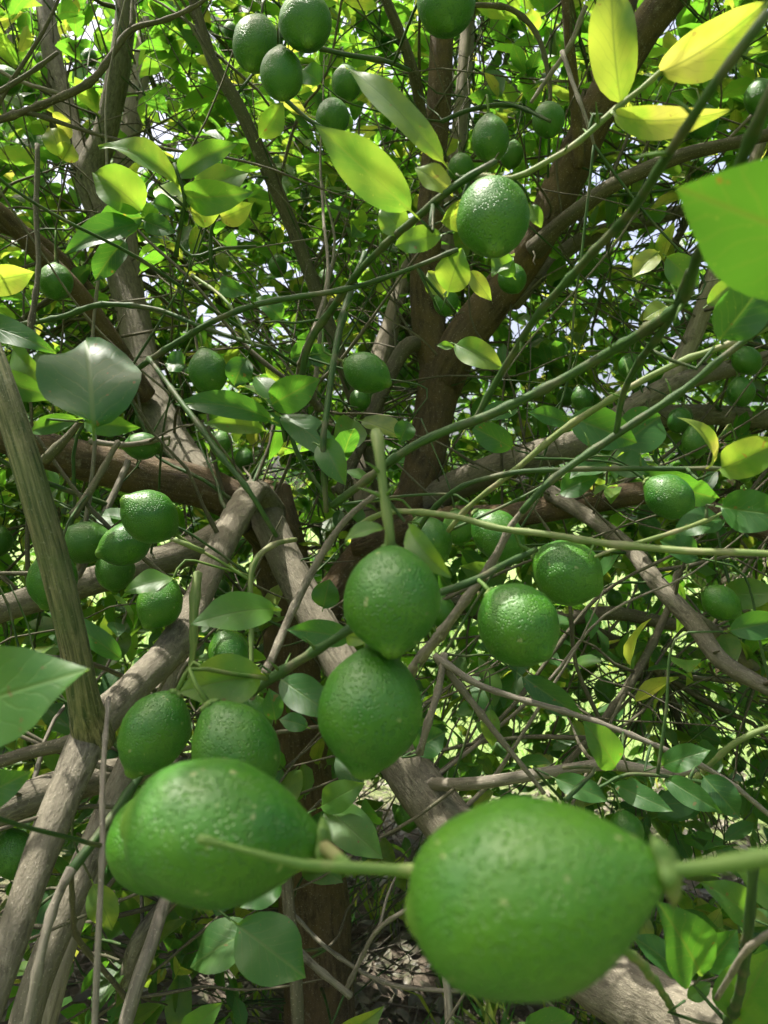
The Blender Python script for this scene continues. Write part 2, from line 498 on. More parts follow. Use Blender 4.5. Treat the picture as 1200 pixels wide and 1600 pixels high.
# ------------------------------------------------------------------ the lemon tree: trunk and traced limbs
BASE = P(500, 1640, 1.80)
BASE[2] = 0.0
tree = empty('lemon_tree', BASE, 'spreading lemon tree with many crooked limbs, bare twigs and glossy leaves above leaf litter', 'tree')
SAMPLES = []        # (x,y,z,r) of wood that twigs and fruit may grow from
GUARD = []          # (px,py,rad_px,depth) things that loose foliage must not hide

def traced(name, mat, pts, nseg=12, lump=0.08, step=None, guard=False, knots=None, wob=0.0, src=True, parent=None):
    pth = np.array([[*P(x, y, d), 0.5 * wpx * d / F] for x, y, d, wpx in pts])
    st = step or max(0.012, min(0.05, float(pth[:, 3].mean()) * 0.9))
    path = catmull(pth, st)
    o = tube_obj(name, path, M[mat], parent or tree, nseg=nseg, lump=lump, knots=knots, wob=wob, seed=random.random() * 9)
    if src:
        SAMPLES.append(path[:: max(1, int(0.03 / st))])
    if guard:
        x, y, d = proj(path[:, :3])
        GUARD.append(np.stack([x, y, path[:, 3] / d * F + guard, d], -1))
    return o

# trunk and heavy limbs: (pixel x, pixel y, depth, width in pixels)
traced('trunk', 'trunk', [(500, 1760, 1.78, 136), (500, 1640, 1.78, 116), (495, 1480, 1.76, 106), (480, 1300, 1.75, 102), (462, 1100, 1.73, 94), (450, 950, 1.72, 88), (432, 830, 1.70, 83), (418, 765, 1.70, 70)], nseg=22, lump=0.13)
traced('limb', 'trunk', [(470, 1010, 1.74, 53), (545, 900, 1.80, 61), (628, 810, 1.83, 65), (660, 740, 1.84, 63), (676, 650, 1.84, 61), (690, 575, 1.84, 69), (694, 545, 1.84, 63)], nseg=20, lump=0.10, guard=12)
traced('limb', 'trunk', [(692, 585, 1.84, 66), (672, 520, 1.84, 54), (664, 450, 1.83, 48), (668, 380, 1.82, 43), (676, 270, 1.81, 39), (686, 150, 1.80, 38), (690, 40, 1.79, 36), (692, -60, 1.78, 34), (700, -260, 1.8, 30), (690, -420, 1.8, 18)], nseg=18, lump=0.07, guard=10)
traced('limb', 'trunk', [(690, 600, 1.84, 66), (725, 530, 1.80, 66), (778, 460, 1.76, 62), (840, 370, 1.70, 59), (893, 260, 1.66, 59), (940, 160, 1.62, 59), (990, 70, 1.60, 58), (1050, -10, 1.58, 55), (1140, -110, 1.56, 45), (1240, -260, 1.6, 34)], nseg=18, lump=0.09, guard=10)
traced('limb', 'trunk', [(905, 235, 1.75, 40), (930, 150, 1.82, 42), (955, 70, 1.86, 40), (985, -20, 1.9, 36), (1020, -160, 1.95, 28)], nseg=12)
traced('limb', 'darktwig', [(835, 390, 1.66, 34), (870, 355, 1.60, 26), (905, 327, 1.55, 24), (960, 288, 1.5, 23), (1060, 245, 1.46, 22), (1140, 225, 1.44, 20), (1230, 205, 1.42, 18), (1340, 190, 1.45, 12)], guard=4)
traced('limb', 'bark', [(800, 470, 1.78, 34), (850, 420, 1.84, 28), (905, 378, 1.9, 25), (965, 355, 1.92, 24), (1070, 328, 1.95, 20), (1180, 290, 2.0, 14)])
traced('limb', 'bark', [(640, 800, 1.85, 51), (720, 755, 1.78, 48), (790, 728, 1.70, 48), (860, 706, 1.64, 49), (930, 682, 1.60, 42), (985, 640, 1.56, 37), (1060, 598, 1.54, 32), (1180, 565, 1.52, 26), (1290, 530, 1.5, 19)], nseg=14, lump=0.12, guard=6)
traced('limb', 'bark', [(960, 655, 1.72, 34), (1040, 650, 1.76, 34), (1110, 648, 1.78, 32), (1200, 655, 1.8, 30), (1320, 660, 1.8, 22)])
traced('limb', 'trunk', [(560, 860, 1.80, 48), (680, 815, 1.72, 42), (800, 806, 1.62, 40), (910, 786, 1.54, 40), (1010, 772, 1.50, 35), (1090, 790, 1.46, 30), (1180, 825, 1.42, 26), (1300, 880, 1.40, 19)], nseg=14, lump=0.12)
traced('limb', 'bark', [(860, 770, 1.56, 26), (930, 815, 1.44, 24), (985, 858, 1.36, 25), (1030, 915, 1.28, 29), (1085, 975, 1.22, 30), (1125, 1030, 1.18, 27), (1190, 1070, 1.14, 24), (1290, 1120, 1.1, 20)], guard=4)
traced('limb', 'bark', [(1085, 968, 1.25, 26), (1130, 998, 1.30, 24), (1180, 1045, 1.34, 22), (1270, 1090, 1.4, 18)])
traced('limb', 'darktwig', [(700, 935, 1.66, 26), (800, 975, 1.60, 26), (890, 965, 1.55, 24), (960, 958, 1.52, 22), (1050, 975, 1.5, 20), (1120, 980, 1.5, 16)])
traced('limb', 'darktwig', [(870, 970, 1.56, 26), (930, 990, 1.6, 24), (990, 1020, 1.66, 20), (1040, 1060, 1.72, 14)])
traced('limb', 'trunk', [(438, 850, 1.66, 69), (370, 785, 1.60, 65), (300, 757, 1.57, 67), (220, 742, 1.54, 65), (140, 722, 1.50, 62), (70, 702, 1.46, 57), (-60, 660, 1.4, 48), (-220, 600, 1.4, 34)], nseg=18, lump=0.11, guard=6)
traced('limb', 'bark', [(425, 800, 1.60, 43), (398, 768, 1.50, 42), (372, 805, 1.34, 42), (340, 865, 1.20, 43), (312, 930, 1.08, 45), (272, 1008, 0.97, 48), (205, 1078, 0.88, 50), (150, 1135, 0.83, 60), (112, 1215, 0.78, 55), (62, 1340, 0.72, 52), (18, 1470, 0.68, 50), (-40, 1640, 0.64, 50)], nseg=20, lump=0.13, guard=5)
traced('limb', 'bark', [(330, 905, 1.30, 26), (296, 985, 1.22, 29), (255, 1085, 1.14, 34), (205, 1190, 1.05, 40), (150, 1310, 0.98, 45), (100, 1430, 0.92, 49), (50, 1560, 0.88, 51), (20, 1700, 0.86, 51)], nseg=18, lump=0.12)
traced('limb', 'pale', [(210, 1200, 1.16, 26), (175, 1290, 1.10, 30), (130, 1400, 1.05, 34), (95, 1500, 1.0, 37), (60, 1640, 0.98, 38)], nseg=14, lump=0.12)
traced('limb', 'bark', [(420, 800, 1.62, 52), (418, 812, 1.56, 52), (440, 862, 1.50, 52), (480, 942, 1.42, 53), (522, 1015, 1.36, 58), (580, 1112, 1.29, 69), (640, 1205, 1.22, 77), (700, 1285, 1.15, 84), (790, 1390, 1.06, 96), (890, 1490, 0.98, 107), (1000, 1562, 0.90, 114), (1110, 1612, 0.84, 119), (1240, 1660, 0.8, 120), (1400, 1720, 0.78, 120)], nseg=22, lump=0.10, guard=5)
traced('limb', 'streak', [(-70, 420, 0.80, 32), (-22, 530, 0.76, 37), (12, 630, 0.74, 42), (50, 752, 0.73, 46), (86, 882, 0.74, 47), (114, 1000, 0.76, 46), (131, 1090, 0.785, 48), (140, 1130, 0.805, 58), (148, 1160, 0.82, 62)], nseg=20, lump=0.06, step=0.008, guard=6)
traced('limb', 'bark', [(375, 815, 1.56, 40), (300, 858, 1.42, 46), (215, 886, 1.34, 46), (110, 918, 1.26, 44), (0, 952, 1.20, 42), (-120, 990, 1.16, 36)], lump=0.11, guard=4)
traced('limb', 'bark', [(330, 1190, 1.30, 34), (210, 1205, 1.14, 44), (100, 1228, 1.06, 52), (-10, 1270, 1.00, 54), (-130, 1320, 0.98, 50)], lump=0.11)
traced('limb', 'darktwig', [(150, 1150, 0.84, 34), (90, 1165, 0.86, 24), (30, 1180, 0.88, 20), (-60, 1210, 0.9, 16)])
# the paler stems behind on the far side of the crown
traced('limb', 'bark', [(330, 760, 1.66, 48), (272, 690, 1.78, 51), (228, 600, 1.9, 53), (205, 480, 1.98, 50), (165, 350, 2.02, 46), (142, 275, 2.03, 48), (165, 205, 2.02, 37), (185, 110, 2.0, 34), (198, 0, 1.98, 30), (205, -150, 1.98, 24), (230, -330, 2.0, 14)], nseg=16, lump=0.10, guard=4)
traced('limb', 'bark', [(140, 285, 2.04, 44), (112, 205, 2.08, 36), (88, 120, 2.1, 32), (72, 20, 2.12, 28), (58, -120, 2.15, 22)], guard=3)
traced('limb', 'pale', [(205, 480, 2.1, 44), (190, 300, 2.2, 36), (212, 160, 2.25, 30), (232, 30, 2.3, 26), (240, -100, 2.3, 20)])
traced('limb', 'darktwig', [(110, 250, 2.2, 20), (60, 150, 2.25, 18), (22, 60, 2.3, 16), (-20, -60, 2.3, 12)])
traced('limb', 'trunk', [(225, 620, 1.8, 40), (165, 520, 1.7, 32), (120, 455, 1.64, 28), (60, 395, 1.58, 28), (10, 340, 1.54, 28), (-60, 290, 1.5, 24)])
traced('limb', 'trunk', [(150, 470, 1.8, 26), (70, 385, 1.72, 26), (0, 350, 1.68, 24), (-80, 320, 1.7, 18)])
traced('limb', 'darktwig', [(600, 790, 1.8, 26), (560, 640, 1.76, 24), (500, 470, 1.72, 22), (455, 350, 1.68, 22), (415, 260, 1.64, 22), (372, 165, 1.6, 20), (330, 90, 1.58, 18), (290, -40, 1.56, 14)])
traced('limb', 'darktwig', [(664, 215, 1.80, 18), (650, 130, 1.72, 17), (628, 60, 1.68, 16), (600, -10, 1.65, 15), (560, -130, 1.6, 10)])
traced('limb', 'trunk', [(905, 260, 1.6, 18), (898, 150, 1.55, 16), (888, 50, 1.5, 15), (880, -60, 1.48, 12)])
traced('limb', 'pale', [(1040, 610, 1.55, 30), (1085, 520, 1.54, 28), (1112, 440, 1.53, 26), (1150, 330, 1.52, 22), (1190, 220, 1.5, 16)], guard=2)
traced('limb', 'pale', [(690, 470, 1.95, 26), (705, 320, 2.0, 26), (722, 160, 2.02, 24), (732, 20, 2.04, 22), (738, -120, 2.06, 16)])
traced('limb', 'pale', [(575, 830, 1.9, 46), (572, 690, 1.95, 50), (585, 600, 2.0, 42), (610, 510, 2.05, 30), (640, 400, 2.1, 20)], nseg=14)
traced('limb', 'darktwig', [(680, 560, 1.88, 22), (632, 545, 1.8, 26), (560, 700, 1.75, 20), (530, 770, 1.72, 20)])
traced('limb', 'deadtwig', [(660, 1225, 1.20, 22), (740, 1224, 1.06, 20), (850, 1208, 1.02, 19), (950, 1195, 1.0, 18), (1040, 1208, 0.98, 14), (1095, 1202, 0.97, 10)], guard=3)
traced('limb', 'darktwig', [(440, 1300, 1.0, 18), (452, 1430, 0.98, 20), (462, 1530, 0.96, 20), (468, 1640, 0.95, 20)], lump=0.12)
traced('limb', 'deadtwig', [(290, 1380, 0.95, 20), (262, 1400, 0.9, 20), (238, 1470, 0.84, 22), (212, 1545, 0.8, 24), (185, 1640, 0.78, 22)], lump=0.12)
traced('limb', 'bark', [(330, 1310, 1.2, 30), (270, 1400, 1.15, 26), (215, 1470, 1.1, 24), (190, 1560, 1.1, 22)])

# ------------------------------------------------------------------ traced twigs
def twig(mat, pts0, k=0.04, guard=0, wob=0.0014, src=True, nseg=8):
    pts = [(x, y, d, w * (.84 if w < 25 else 1)) for x, y, d, w in pts0]
    return traced('twig', mat, pts, nseg=nseg, lump=0.12, step=0.010, guard=guard, knots=k, wob=wob, src=src)

HT = []
def T(*a, **k):
    o = twig(*a, **k); HT.append(o); return o
T('green', [(520, 790, .80, 15), (625, 710, .74, 16), (690, 676, .72, 16), (760, 650, .70, 17), (870, 598, .67, 18), (960, 545, .63, 19), (1012, 513, .58, 20), (1062, 478, .52, 20), (1092, 400, .46, 18), (1145, 285, .38, 20), (1195, 165, .33, 23), (1250, 40, .31, 23)])
T('green', [(735, 668, .73, 12), (780, 590, .70, 13), (840, 495, .63, 15), (910, 415, .56, 17), (985, 330, .48, 18), (1055, 225, .40, 20), (1115, 130, .36, 22), (1200, 20, .34, 22)])
T('olive', [(588, 676, .50, 23), (590, 690, .495, 24), (592, 708, .49, 18), (600, 775, .485, 18), (608, 825, .482, 18), (612, 862, .480, 18)], guard=6)
T('green', [(375, 1092, .62, 18), (440, 1050, .60, 19), (510, 1005, .575, 18), (570, 965, .56, 14)], guard=4)
T('green', [(470, 610, .92, 13), (482, 540, .89, 13), (520, 480, .86, 13), (560, 425, .80, 13), (600, 385, .74, 13), (640, 350, .70, 14), (690, 305, .66, 14), (735, 275, .645, 14), (775, 252, .64, 12)], guard=4)
T('olive', [(735, 275, .66, 12), (800, 278, .65, 10), (860, 250, .64, 10), (905, 222, .635, 10), (965, 168, .63, 11), (1000, 140, .63, 10), (1036, 108, .63, 8)], guard=4)
T('green', [(205, 585, .95, 10), (238, 560, .92, 11), (292, 525, .90, 11), (360, 490, .86, 11), (430, 470, .84, 11), (535, 453, .82, 10), (620, 428, .80, 9), (715, 390, .78, 8)])
T('green', [(-20, 515, 1.05, 10), (90, 497, 1.02, 10), (160, 476, 1.0, 10), (250, 486, .98, 9), (330, 516, .96, 8), (420, 545, .95, 7)])
T('green', [(232, 560, .90, 9), (280, 622, .84, 11), (330, 692, .80, 12), (390, 770, .78, 11), (432, 838, .80, 9)])
T('green', [(570, 395, .92, 10), (545, 462, .88, 14), (523, 560, .82, 13), (512, 640, .80, 12), (505, 700, .79, 11), (510, 800, .80, 10)])
T('green', [(640, 850, .84, 10), (672, 800, .80, 10), (722, 760, .77, 9), (800, 738, .75, 10), (870, 735, .74, 9), (1000, 732, .74, 9), (1130, 733, .72, 8)], guard=3)
T('olive', [(560, 822, .80, 12), (610, 800, .76, 12), (700, 805, .70, 12), (780, 826, .66, 12), (860, 836, .64, 13), (950, 850, .62, 14), (1050, 858, .60, 14), (1140, 862, .58, 14), (1240, 868, .57, 14)], guard=4)
T('olive', [(700, 830, .86, 10), (735, 790, .84, 10), (800, 738, .80, 11), (880, 672, .77, 12), (970, 615, .74, 12), (1060, 568, .72, 12), (1130, 540, .70, 12), (1215, 503, .68, 12)], guard=3)
T('bark', [(640, 1055, .78, 22), (655, 1032, .77, 22), (700, 975, .74, 20), (765, 885, .72, 16), (800, 820, .71, 13), (830, 785, .70, 13)], guard=3)
T('green', [(815, 800, .70, 13), (868, 746, .69, 14), (960, 682, .68, 15), (1068, 610, .66, 14), (1130, 558, .64, 13), (1230, 480, .62, 12)])
T('green', [(962, 682, .68, 11), (972, 620, .66, 12), (1000, 562, .62, 13), (1046, 500, .55, 15), (1078, 425, .48, 18)])
T('pedicel', [(310, 1311, .296, 16), (322, 1314, .296, 15), (350, 1322, .297, 10), (420, 1340, .298, 14), (470, 1352, .30, 19), (530, 1356, .302, 22), (610, 1360, .304, 22), (690, 1366, .306, 21), (800, 1390, .31, 19), (900, 1435, .33, 19), (985, 1490, .37, 16), (1022, 1530, .46, 14), (1045, 1566, .66, 11), (1052, 1580, .86, 11)], nseg=12, src=False)
T('pedicel', [(1010, 1366, .236, 27), (1045, 1360, .235, 24), (1100, 1353, .234, 26), (1150, 1345, .232, 29), (1260, 1325, .226, 29), (1400, 1280, .24, 29), (1620, 1190, .30, 27), (1900, 1130, .42, 24)], nseg=12, k=0.02, src=False)
T('green', [(1362, 414, .333, 9), (1330, 300, .335, 11), (1300, 180, .325, 13), (1262, 60, .312, 14)], src=False)
T('green', [(1178, 1330, .44, 18), (1172, 1420, .46, 18), (1165, 1500, .50, 18), (1150, 1565, .56, 18), (1130, 1620, .7, 18)], guard=3)
T('deadtwig', [(1230, 1440, .44, 12), (1185, 1470, .46, 12), (1155, 1495, .48, 12), (1120, 1560, .52, 10)], k=0.012)
T('olive', [(309, 895, .84, 18), (304, 950, .83, 18), (302, 1010, .83, 14), (296, 1070, .84, 10)], guard=3)
T('olive', [(318, 862, .84, 10), (290, 850, .83, 10), (268, 842, .83, 9)], k=0.02)
T('olive', [(462, 843, .96, 9), (425, 852, .92, 10), (395, 885, .90, 10), (392, 980, .88, 9), (392, 1060, .86, 8)])
T('deadtwig', [(170, 1090, .74, 8), (163, 1180, .68, 10), (160, 1300, .62, 11), (152, 1470, .58, 12), (146, 1640, .56, 12)], guard=2)
T('green', [(260, 1150, .82, 14), (225, 1202, .76, 16), (168, 1285, .70, 18), (110, 1362, .66, 18)])
T('deadtwig', [(112, 1358, .66, 18), (88, 1410, .65, 18), (62, 1500, .63, 19), (38, 1640, .62, 20)])
T('darktwig', [(110, 1365, .66, 10), (114, 1430, .70, 10), (124, 1468, .74, 10), (165, 1520, .8, 10), (200, 1562, .84, 9)])
T('deadtwig', [(460, 1430, 1.2, 8), (512, 1482, 1.18, 8), (590, 1530, 1.15, 8), (690, 1548, 1.1, 8), (790, 1540, 1.06, 7)])
T('deadtwig', [(540, 1548, 1.05, 10), (562, 1500, 1.04, 9), (592, 1450, 1.02, 8), (650, 1412, 1.0, 8)])
T('deadtwig', [(592, 1452, 1.03, 6), (605, 1400, 1.06, 5), (618, 1370, 1.08, 4)])
T('deadtwig', [(465, 1485, 1.0, 16), (505, 1522, 1.0, 14), (548, 1556, 1.0, 14)])
T('deadtwig', [(690, 1480, .9, 14), (698, 1540, .88, 15), (706, 1640, .86, 15)])
T('darktwig', [(58, 225, .95, 9), (57, 330, .94, 10), (60, 410, .93, 10), (50, 500, .92, 11), (28, 600, .92, 12), (20, 680, .95, 12)], k=0.03)
T('darktwig', [(-20, 195, 1.15, 13), (60, 166, 1.14, 13), (138, 130, 1.14, 13), (175, 85, 1.14, 12), (205, 45, 1.14, 11), (262, 30, 1.14, 9), (318, 2, 1.14, 7), (350, -40, 1.14, 5)], guard=2)
T('darktwig', [(205, 46, 1.14, 8), (208, 0, 1.15, 7), (212, -60, 1.15, 6)])
T('darktwig', [(-20, 155, 1.0, 10), (40, 118, 1.0, 9), (90, 82, 1.0, 7)])
T('deadtwig', [(680, 1025, 1.0, 14), (740, 1066, .96, 13), (800, 1088, .94, 11), (880, 1110, .92, 11), (960, 1138, .90, 10), (1060, 1180, .88, 10), (1140, 1222, .86, 9), (1215, 1285, .85, 9)], guard=2)
T('bark', [(680, 1025, 1.0, 12), (735, 1095, .98, 13), (800, 1178, .96, 10), (850, 1240, .95, 7)])
T('bark', [(694, 1022, 1.0, 15), (684, 1080, .97, 14), (668, 1130, .95, 14), (655, 1178, .95, 13)])
T('bark', [(392, 1090, .76, 13), (425, 1030, .80, 16), (455, 960, .84, 16), (495, 880, .86, 14), (540, 812, .87, 12), (590, 770, .88, 10)])
T('deadtwig', [(160, 830, 1.15, 16), (120, 900, 1.1, 15), (200, 720, 1.2, 12)], k=None)
T('bark', [(115, 805, 1.05, 14), (145, 760, 1.05, 14), (185, 690, 1.06, 10)])
T('darktwig', [(70, 720, .88, 22), (100, 690, .88, 16), (128, 656, .88, 10)])
T('deadtwig', [(140, 690, 1.2, 11), (200, 695, 1.2, 11), (265, 683, 1.22, 9)])
T('green', [(445, 690, .95, 6), (440, 640, .95, 8), (470, 720, .95, 8), (520, 790, .95, 8)])
T('green', [(275, 400, 1.0, 8), (285, 340, .97, 8), (290, 310, .95, 8), (278, 275, .94, 7), (272, 255, .94, 5)])
T('green', [(330, 420, 1.0, 7), (330, 360, .98, 7), (345, 330, .97, 6), (385, 290, .96, 5)])
T('green', [(270, 370, 1.0, 6), (300, 400, 1.0, 6), (345, 388, 1.0, 6), (400, 385, 1.02, 5)])
T('olive', [(395, 540, .9, 6), (352, 470, .95, 6), (300, 430, 1.0, 6)])
T('deadtwig', [(928, 226, .95, 6), (908, 165, .95, 7), (895, 130, .96, 8), (878, 80, .97, 9)])
T('deadtwig', [(915, 10, 1.1, 9), (890, 70, 1.1, 10), (850, 130, 1.1, 8), (830, 160, 1.1, 6)])
T('darktwig', [(740, 8, 1.3, 9), (800, 15, 1.3, 10), (842, 60, 1.3, 9), (860, 140, 1.3, 8), (858, 165, 1.3, 6)])
T('green', [(690, 190, 1.25, 9), (740, 170, 1.25, 9), (800, 165, 1.25, 8), (860, 190, 1.2, 6)])
T('green', [(500, 75, 1.05, 9), (540, 85, 1.05, 9), (600, 95, 1.05, 9), (640, 110, 1.06, 8)])
T('green', [(430, 140, .98, 9), (480, 185, .98, 8), (505, 200, .98, 7)])
T('darktwig', [(500, 640, 1.3, 12), (470, 600, 1.2, 14), (478, 545, 1.1, 12), (520, 470, 1.0, 10)])
T('green', [(1125, 1230, .8, 6), (1060, 1215, .8, 7), (980, 1210, .8, 7), (930, 1235, .8, 6), (880, 1250, .82, 9)])
T('olive', [(1220, 1130, .85, 10), (1150, 1160, .86, 11), (1110, 1195, .88, 10), (1060, 1240, .9, 8)])
T('darktwig', [(880, 1200, 1.2, 14), (940, 1130, 1.2, 16), (990, 1060, 1.22, 17), (1040, 960, 1.25, 14), (1060, 890, 1.26, 10)])
T('green', [(880, 1200, .78, 6), (930, 1200, .74, 7), (905, 1230, .72, 9), (885, 1250, .70, 10)])
T('darktwig', [(690, 1210, 1.2, 12), (630, 1160, 1.25, 10), (560, 1130, 1.3, 8)])
T('olive', [(930, 870, .66, 6), (1085, 820, .70, 8), (1130, 800, .72, 6)], k=0.02)
T('green', [(690, 925, .60, 14), (745, 905, .62, 15), (790, 880, .64, 12), (838, 858, .66, 11)], k=0.02)
THORN_HOSTS = HT[:16]

# thorns along the green twigs
def thorn_mesh():
    path = np.array([[0, 0, 0, .0011], [0, .0008, .004, .0009], [0, .0012, .008, .0005], [0, .0012, .012, .0001]])
    V, Q, Tr, A = tube(path, 5)
    o = mesh_obj('thorn', V, [Q, Tr], M['pedicel'], attrs={'tube': A})
    me = o.data
    bpy.data.objects.remove(o)
    return me
TH = thorn_mesh()
for host in THORN_HOSTS:
    vs = host.data.vertices
    n = len(vs)
    for q in range(4):
        kx = random.randrange(20, n - 20)
        o = bpy.data.objects.new('thorn', TH)
        COL.objects.link(o)
        nrm = Vector(vs[kx].normal) if vs[kx].normal.length > .1 else Vector((0, 0, 1))
        o.matrix_basis = __import__('mathutils').Matrix.Translation(vs[kx].co - nrm * 0.0012) @ (nrm + Vector((0, 0, .35))).to_track_quat('Z', 'Y').to_matrix().to_4x4()
        o.parent = host
        o.scale = [1 + random.random() * .5] * 3

# ------------------------------------------------------------------ lemons
def lemon_mesh(seed, neck, nip, elong, taper=0.0):
    """unit fruit: diameter 1, z from stem (-) to tip (+)"""
    nr, ns = 30, 40
    V, A = [], []
    t = np.linspace(0, 1, nr)
    ang = np.pi * t
    half = elong / 2
    z = -half * np.cos(ang)
    r = 0.5 * np.sin(ang) ** 0.88
    zz = z / half
    r = r * (1 - taper * np.clip(-zz, 0, 1) ** 1.3) * (1 + 0.04 * taper * 5 * np.clip(zz, 0, 1))
    # nipple at the blossom end and a slight neck at the stem end
    z = z + nip * np.clip((zz - 0.80) / 0.20, 0, 1) ** 1.6
    r = r * (1 - 0.30 * np.exp(-((zz - 0.955) / 0.05) ** 2) * (nip > 0.02))
    z = z - neck * np.clip((-zz - 0.82) / 0.18, 0, 1) ** 1.6
    for i in range(nr):
        for j in range(ns):
            th = 2 * math.pi * j / ns
            x, y = r[i] * math.cos(th), r[i] * math.sin(th)
            q = Vector((x * 2.3 + seed * 7.7, y * 2.3, z[i] * 2.3))
            d = 1 + 0.045 * mnoise.noise(q) + 0.016 * mnoise.noise(q * 3.1) + 0.007 * mnoise.noise(q * 8)
            d += 0.012 * math.cos(th * 9 + seed) * max(0, -zz[i] - 0.6)      # puckers round the stem
            V.append((x * d, y * d, z[i])); A.append((x, y, z[i]))
    i = np.arange(nr - 1)[:, None] * ns
    j = np.arange(ns)[None]
    Q = np.stack([i + j, i + (j + 1) % ns, i + ns + (j + 1) % ns, i + ns + j], -1).reshape(-1, 4)
    o = mesh_obj('rind', np.array(V), [Q], M['lemon'], attrs={'tube': np.array(A)})
    me = o.data
    bpy.data.objects.remove(o)
    return me, half + neck

def calyx_mesh(seed):
    """five-lobed green button, unit fruit scale, opens towards -z"""
    V, F4, A = [], [], []
    ns, rad = 20, [0.02, 0.05, 0.085, 0.105, 0.06]
    zs = [-0.055, -0.05, -0.022, 0.012, 0.03]
    for k in range(5):
        for j in range(ns):
            th = 2 * math.pi * j / ns
            lob = 1 + (0.28 * math.cos(5 * th + seed) if k in (2, 3) else 0)
            V.append((rad[k] * lob * math.cos(th), rad[k] * lob * math.sin(th), zs[k])); A.append((V[-1][0], V[-1][1], zs[k]))
    i = np.arange(4)[:, None] * ns; j = np.arange(ns)[None]
    Q = np.stack([i + j, i + (j + 1) % ns, i + ns + (j + 1) % ns, i + ns + j], -1).reshape(-1, 4)
    o = mesh_obj('calyx', np.array(V), [Q], M['pedicel'], attrs={'tube': np.array(A) * 0.06})
    me = o.data
    bpy.data.objects.remove(o)
    return me

LM = {}
for k, (nk, npp, el) in enumerate([(0.06, 0.11, 1.12), (0.04, 0.15, 1.16), (0.08, 0.09, 1.20), (0.05, 0.13, 1.06), (0.04, 0.07, 1.06), (0.06, 0.16, 1.22), (0.08, 0.04, 1.30)]):
    LM[k] = lemon_mesh(k + 1.3, nk, npp, el, .26 if k == 6 else .09)
CX = [calyx_mesh(k * 1.1) for k in range(3)]
LEMONS = []
SM = 'small green lemons deep in the crown'
SML = 'small dark green lemon among the leaves deep inside the crown'

